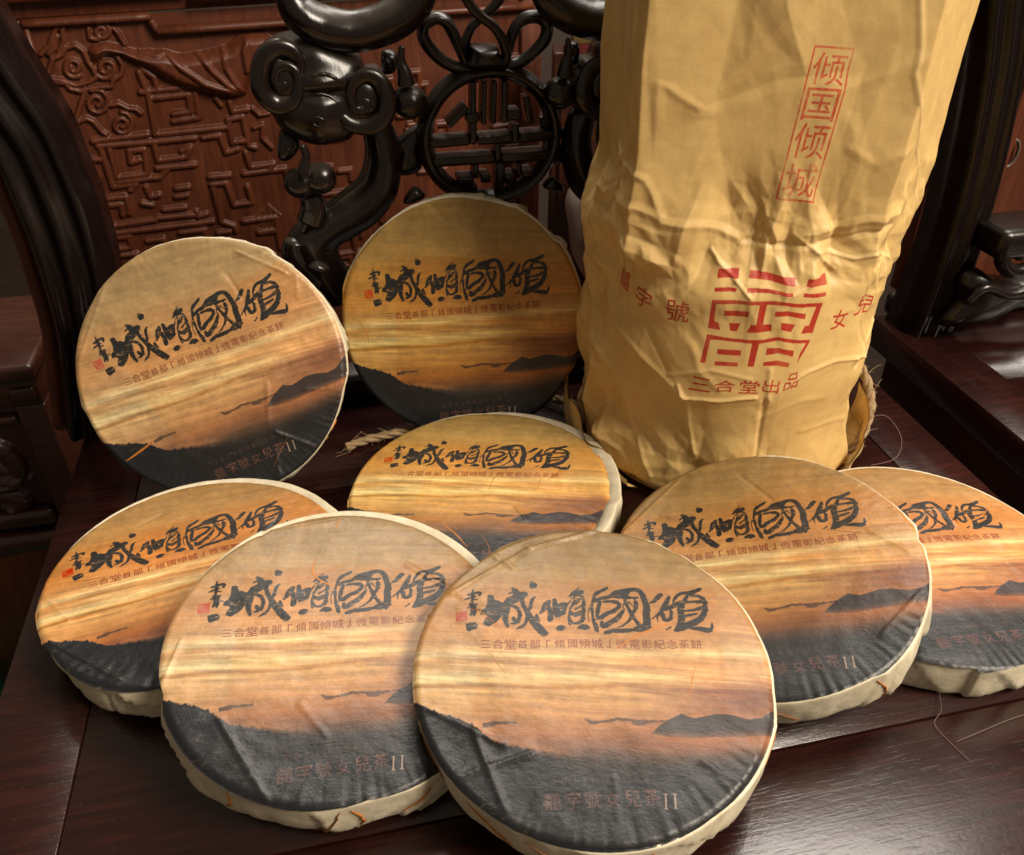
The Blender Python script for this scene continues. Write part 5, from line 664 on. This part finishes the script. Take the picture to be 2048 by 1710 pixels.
cake('H', .97, 'tea cake lying flat at far right, cut off by the picture edge', 18, .489, 1.12, 0.68, (.0, .2, .9, .6, -.3), [(.28, .52, -.6, .24, .03, .008, O_), (.42, .33, .2, .3, .05, .016, O_)], (0.004, 0.018), 1.004)

# ------------------------------------------------------------------ the paper sack
BAGC=(1.75,6.17)
_poly=np.array([(-1.17,.10),(-.98,-.82),(.67,-.98),(1.39,.12),(.90,.92),(-.95,.92)])
def _polr(th):
    # polar radius of the rounded hexagon at angle th (0 toward the camera, + to the right)
    th=np.asarray(th,float); dx,dy=np.sin(th),-np.cos(th); best=np.full(th.shape,1e9)
    n=len(_poly)
    for i in range(n):
        p,q=_poly[i],_poly[(i+1)%n]; e=q-p
        den=dx*e[1]-dy*e[0]
        t=(p[0]*e[1]-p[1]*e[0])/np.where(np.abs(den)<1e-9,1e-9,den)
        s=(p[0]*dy-p[1]*dx)/np.where(np.abs(den)<1e-9,1e-9,den)
        ok=(t>0)&(s>=-1e-6)&(s<=1+1e-6)
        best=np.where(ok&(t<best),t,best)
    return best
def _ss(a,b,x):
    t=np.clip((x-a)/(b-a),0,1); return t*t*(3-2*t)
def bag_r(th,z):
    th=np.asarray(th,float); z=np.asarray(z,float)
    rc=1.135+0.02*np.sin(z*6.3+.6)+.03*np.sin(3*th+1.1)*_ss(.1,.8,z)*.4
    rc=rc-0.10*(1-_ss(0,.16,z))
    rp=(_polr(th)*.9+.05*(_polr(th+.03)+_polr(th-.03)))
    w=_ss(1.55,2.45,z)
    return rc*(1-w)+rp*w
def bag_p(th,z,dr=0.):
    r=bag_r(th,z)+dr
    return BAGC[0]+r*np.sin(th), BAGC[1]-r*np.cos(th), z

BAG = GEO['bag']
TH0, TH1, Z0, Z1 = -1.5, 1.15, 0., 4.4
def paint_bag(W=1700, H=1500):
    M = np.zeros((H*2, W*2)); kx = 2*W/(TH1-TH0); kz = 2*H/(Z1-Z0)
    pxy = lambda th, z: ((th-TH0)*kx, (Z1-z)*kz)
    M2 = np.zeros((H*2, W*2))
    def fill(M, P):
        P = np.array([pxy(*p) for p in P]); x0, y0 = np.floor(P.min(0)).astype(int)-2; x1, y1 = np.ceil(P.max(0)).astype(int)+3
        X, Y = np.meshgrid(np.arange(x0, x1)+.5, np.arange(y0, y1)+.5); M[y0:y1, x0:x1] = np.maximum(M[y0:y1, x0:x1], sdf_poly(X, Y, P) < 0)
    for P in BAG['poly']: fill(M, P)
    for P in BAG['stamp']: fill(M2, P)
    for i, (ch, *q) in enumerate(BAG['glyph']):
        T = glyph(ch); lo = T.reshape(-1, 2).min(0); hi = T.reshape(-1, 2).max(0); T = (T-lo)/(hi-lo); q = np.array([pxy(*p) for p in q])
        u, v = T[..., :1], T[..., 1:]; P = (q[0]*(1-u)+q[1]*u)*(1-v)+(q[3]*(1-u)+q[2]*u)*v
        raster_tris(M if i < 10 else M2, P)
    for k in (1, 2):                                                # the printed strokes are a little heavier than the typeface
        M = np.maximum(M, np.maximum(np.roll(M, 1, 1), np.roll(M, 1, 0))); M2 = np.maximum(M2, np.roll(M2, 1, k % 2))
    M, M2 = down2(M), down2(M2); ns = fbm((H, W), 220, 220, 5, 3); blot = ss(.28, .5, fbm((H, W), 30, 30, 8, 3))
    out = np.zeros((H, W, 4), np.float32); out[..., 0] = M*(.88+.12*ns)*(.90+.10*blot); out[..., 1] = M2*(.55+.5*ns)*(.6+.4*blot); out[..., 3] = 1; return out
bag_img = make_image('sack_print', paint_bag(), False)
def kraft_mat(pr=True):
    m, nt, b = new_mat('kraft_paper'); tc = nt.nodes.new('ShaderNodeTexCoord')
    n = noise(nt, tc.outputs['Object'], 55, 6, .65); n2 = noise(nt, mapping(nt, tc.outputs['Object'], (1, 1, 14)), 26, 3); n3 = noise(nt, tc.outputs['Object'], 10, 3)
    c = ramp(nt, n.outputs[0], [(.3, (.54, .35, .125)), (.7, (.645, .44, .170))]).outputs[0]
    c = mixc(nt, .10, c, ramp(nt, n2.outputs[0], [(.35, (.70, .68, .62)), (.65, (1, 1, 1))]).outputs[0], 'MULTIPLY')
    if pr:
        uv = nt.nodes.new('ShaderNodeUVMap'); uv.uv_map = 'UVMap'; im = nt.nodes.new('ShaderNodeTexImage'); im.image = bag_img; im.interpolation = 'Cubic'; im.extension = 'CLIP'
        L_(nt, uv.outputs[0], im.inputs[0]); sp = nt.nodes.new('ShaderNodeSeparateColor'); L_(nt, im.outputs[0], sp.inputs[0])
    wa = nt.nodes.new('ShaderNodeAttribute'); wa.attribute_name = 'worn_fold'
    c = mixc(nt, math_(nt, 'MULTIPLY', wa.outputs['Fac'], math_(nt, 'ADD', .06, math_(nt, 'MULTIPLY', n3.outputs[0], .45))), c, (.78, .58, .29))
    if pr: c = mixc(nt, sp.outputs[0], c, (.36, .008, .005)); c = mixc(nt, sp.outputs[1], c, (.48, .032, .016))
    L_(nt, c, b.inputs['Base Color']); b.inputs['Roughness'].default_value = .50; b.inputs['Specular IOR Level'].default_value = .42
    f = noise(nt, tc.outputs['Object'], 330, 3); L_(nt, bump(nt, f.outputs[0], .3, .0003, bump(nt, n3.outputs[0], .15, .002)), b.inputs['Normal']); return m
def build_bag():
    root = tag(empty('paper_sack', (BAGC[0], BAGC[1], 0)), 'tall kraft paper sack with red printed emblem, standing at the rear of the seat', 'paper sack')
    nt_, nz = 760, 520
    th = np.linspace(-math.pi, math.pi, nt_, endpoint=False); z = np.linspace(0, 4.6, nz); TH, Z = np.meshgrid(th, z)
    D = np.zeros(TH.shape)
    for P, w, h in BAG['crease']:
        P = np.array(P); P = catmull(P, 2) if len(P) > 2 else P
        d = sdf_strokes(th[None, :]*1.2+0*Z, Z, [[(a*1.2, b, 0.) for a, b in P]], 1, w*3.2)
        d = np.where(d > 8, 9, d); D += h*.42*np.clip(1-d/(w*.6), 0, 1)+h*.34*np.clip(1-d/(w*2.2), 0, 1)
    A_, Z_ = TH*1.18, Z
    # break the lattice up: the finer facets are laid out on coordinates bent by the coarser ones
    w1 = facet(A_, Z_, 1.3, 3, .9); w2 = facet(A_, Z_, 1.1, 4, .2); A2, Z2 = A_+.28*w1, Z_+.28*w2
    collar = ss(1.25, 1.8, Z)*ss(2.75, 2.1, Z); left = ss(-.62, -1.05, TH)*ss(2.3, .6, Z)+ss(-.15, -.7, TH)*ss(1.0, .75, Z)*.8; left = np.minimum(left, 1); low = ss(1.0, .3, Z); top = ss(2.3, 2.8, Z)
    calm = 1-.62*np.exp(-np.clip(np.abs(TH+.12)-.68, 0, 9)**2/.05)*ss(.55, .75, Z)*ss(2.0, 1.78, Z); D0 = D.copy()
    D += (.115+.045*collar+.05*left-.03*top)*facet(A2, Z2*.8, 1.6, 11, .55)
    D += (.030+.100*collar+.085*left+.035*low-.014*top)*facet(A2, Z2, 3.4, 12, 1.1)
    D += (.005+.042*collar+.030*left+.010*low)*facet(A2+.1*w2, Z2, 8.0, 13, .2)
    D += (.0008+.010*collar+.007*left+.002*low)*facet(A2+.1*w1, Z2+.1*w2, 17., 14, .8)
    D = D0+(D-D0)*calm*(1-.25*top)
    D += .05*left*facet(A_+.35*Z_, Z_*.3, 5.0, 15, 0., 0.)                   # long slanting tucks at the left
    # soft wavering of the walls between cakes of the stack and the collapsed collar above it
    D += -.022*np.exp(-((Z-(2.0+.12*np.sin(TH*2.2+.6)))/.14)**2)+.018*np.exp(-((Z-(1.78+.1*np.sin(TH*2.2+.4)))/.10)**2)
    D += .075*np.exp(-((Z-2.02)/.20)**2)*ss(-.85, -1.25, TH)-.05*ss(2.2, 2.5, Z)*ss(-.9, -1.3, TH)
    D += -.022*np.exp(-((TH+1.06)/.06)**2)*ss(2.0, 2.6, Z)
    D *= ss(0, .08, Z)
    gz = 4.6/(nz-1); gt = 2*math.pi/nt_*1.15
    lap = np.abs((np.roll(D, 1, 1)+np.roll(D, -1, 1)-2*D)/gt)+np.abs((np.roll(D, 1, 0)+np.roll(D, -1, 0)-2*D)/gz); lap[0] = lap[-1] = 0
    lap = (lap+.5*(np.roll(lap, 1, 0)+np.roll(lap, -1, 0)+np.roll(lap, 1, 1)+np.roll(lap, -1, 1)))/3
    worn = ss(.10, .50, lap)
    x, y, zz = bag_p(TH, Z, D); zz = zz+.04*facet(A_, Z_, 2.2, 19)*ss(.05, .3, Z)
    V = np.stack([x-BAGC[0], y-BAGC[1], zz], -1).reshape(-1, 3); F = grid_faces(nz, nt_, True)
    UV = np.stack([(TH-TH0)/(TH1-TH0), (Z-Z0)/(Z1-Z0)], -1).reshape(-1, 2)
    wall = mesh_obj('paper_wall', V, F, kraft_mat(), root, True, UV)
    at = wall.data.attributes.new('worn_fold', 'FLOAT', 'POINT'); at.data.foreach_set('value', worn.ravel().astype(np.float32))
    # torn layer of the second sheet standing off at the lower left, and the gathered bottom
    Mk = kraft_mat(False)
    for j, (t0, t1, z0, z1, off) in enumerate(((-1.75, -.70, .02, .62, .13), (.55, 1.6, .02, .50, .10))):
        nt2, nz2 = 70, 30; V = []
        for i in range(nz2):
            for k in range(nt2):
                u = k/(nt2-1); v = i/(nz2-1); t = t0+(t1-t0)*u
                zt = z0+(z1-z0)*v*(.35+.65*(1-u if j < 1 else u))*(1+.12*math.sin(u*17+j)); e = off*(.75+.45*v)+.012*math.sin(u*23+v*5)
                rr = float(bag_r(t, zt))+e+.012; V.append((rr*math.sin(t), -rr*math.cos(t), zt+.01))
        F = grid_faces(nz2, nt2); n0 = len(V); V += [(a*.994, b*.994, c_) for a, b, c_ in V]; F += [tuple(i+n0 for i in f[::-1]) for f in F]
        mesh_obj('paper_flap', V, F, Mk, root)
    # stack inside the sack so that it is not hollow
    mb = MB(); 
    for i in range(7):
        P = [(0, .0), (.9, .0), (1.0, .06), (1.02, .13), (1.0, .2), (.9, .255), (0, .265)]; V = []
        for rr, h in P:
            for k in range(40): a = k/40*2*math.pi; V.append((max(rr, .001)*math.cos(a), max(rr, .001)*math.sin(a), .02+i*.27+h))
        mb.add(V, [f for f in grid_faces(len(P), 40, True)])
    mb.build('inner_stack', M_cream, root)
    return root
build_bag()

# ------------------------------------------------------------------ jute twine and loose hairs
def twine(name, P, r, label, fuzz=40, seed=1):
    P = catmull(P, 14); n = len(P); T = np.gradient(P, axis=0); seg = np.linalg.norm(T, axis=1); T /= seg[:, None]; s = np.cumsum(seg); root = empty(name, P[0].tolist()); P0 = P[0].copy(); rr = np.random.default_rng(seed)
    tag(root, label, 'twine')
    up = np.array([0, 0, 1.]) 
    A = np.cross(T, up+np.array([.01, .02, 0])); A /= np.linalg.norm(A, axis=1)[:, None]; Bn = np.cross(T, A)
    for k in range(3):
        ph = s/(r*3.4)*1.0*2+k*2*math.pi/3; Q = P+A*(np.cos(ph)*r*.55)[:, None]+Bn*(np.sin(ph)*r*.55)[:, None]
        mb = MB(); sweep(mb, Q-P0, np.full(n, r*.62)*(1+.12*np.sin(s*31+k)), 1., 8, (0.02, .03, 1)); mb.build('strand', M_twine, root)
    mb = MB()
    for i in range(fuzz):
        j = rr.integers(0, n); d = rr.normal(size=3); d /= np.linalg.norm(d); d = d*.6+T[j]*rr.choice([-1, 1])*.8; cv = rr.normal(size=3)*.5; ln = rr.uniform(.04, .20)
        Q = [P[j]-P0+d*ln*t+cv*ln*t*t*.5+d*0 for t in np.linspace(0, 1, 6)]; Q = [np.array((q[0], q[1], max(q[2], .012-P0[2]))) for q in Q]
        sweep(mb, Q, np.linspace(.0035, .0015, 6), 1., 4, (.1, .3, 1), cap=False)
    f = mb.build('fuzz', M_twine, root); f['kind'] = 'stuff'
    return root
twine('jute_twine', [(-1.42, 5.82, .05), (-1.25, 5.93, .05), (-1.02, 6.02, .055), (-.75, 6.15, .05), (-.4, 6.55, .05), (.1, 6.62, .06), (.42, 6.52, .08), (.6, 6.3, .12), (.72, 5.9, .05)], .033, 'jute twine lying on the seat behind the upright tea cake', 130, 1)
twine('jute_twine', [(2.72, 5.62, .05), (2.88, 5.72, .10), (3.0, 5.86, .22), (3.06, 6.0, .36), (3.05, 6.15, .50), (2.98, 6.3, .60), (2.9, 6.5, .5)], .036, 'jute twine hanging in a loop at the right side of the paper sack', 110, 2)
def hair(P, r, label):
    P = catmull(P, 8); mb = MB(); sweep(mb, P-P[0], np.full(len(P), r), 1., 5, (.1, .2, 1)); o = mb.build('loose_fibre', M_hair); o.location = Vector(P[0])*S; tag(o, label, 'fibre', 'loose fibres on the seat')
hair([(2.66, 3.42, .01), (2.60, 3.2, .02), (2.52, 3.1, .012), (2.56, 2.98, .010), (2.62, 2.86, .01)], .0015, 'thin curved hair on the seat in front of the far right tea cake')
hair([(2.60, 2.98, .008), (2.78, 3.05, .012), (2.98, 3.13, .010), (3.2, 3.2, .008)], .0014, 'thin straight hair on the seat near the right edge of the picture')
hair([(3.02, 5.9, .3), (3.2, 5.95, .28), (3.3, 5.8, .16), (3.22, 5.65, .06), (3.0, 5.6, .02)], .0018, 'thin hair curling out beside the twine at the right of the paper sack')
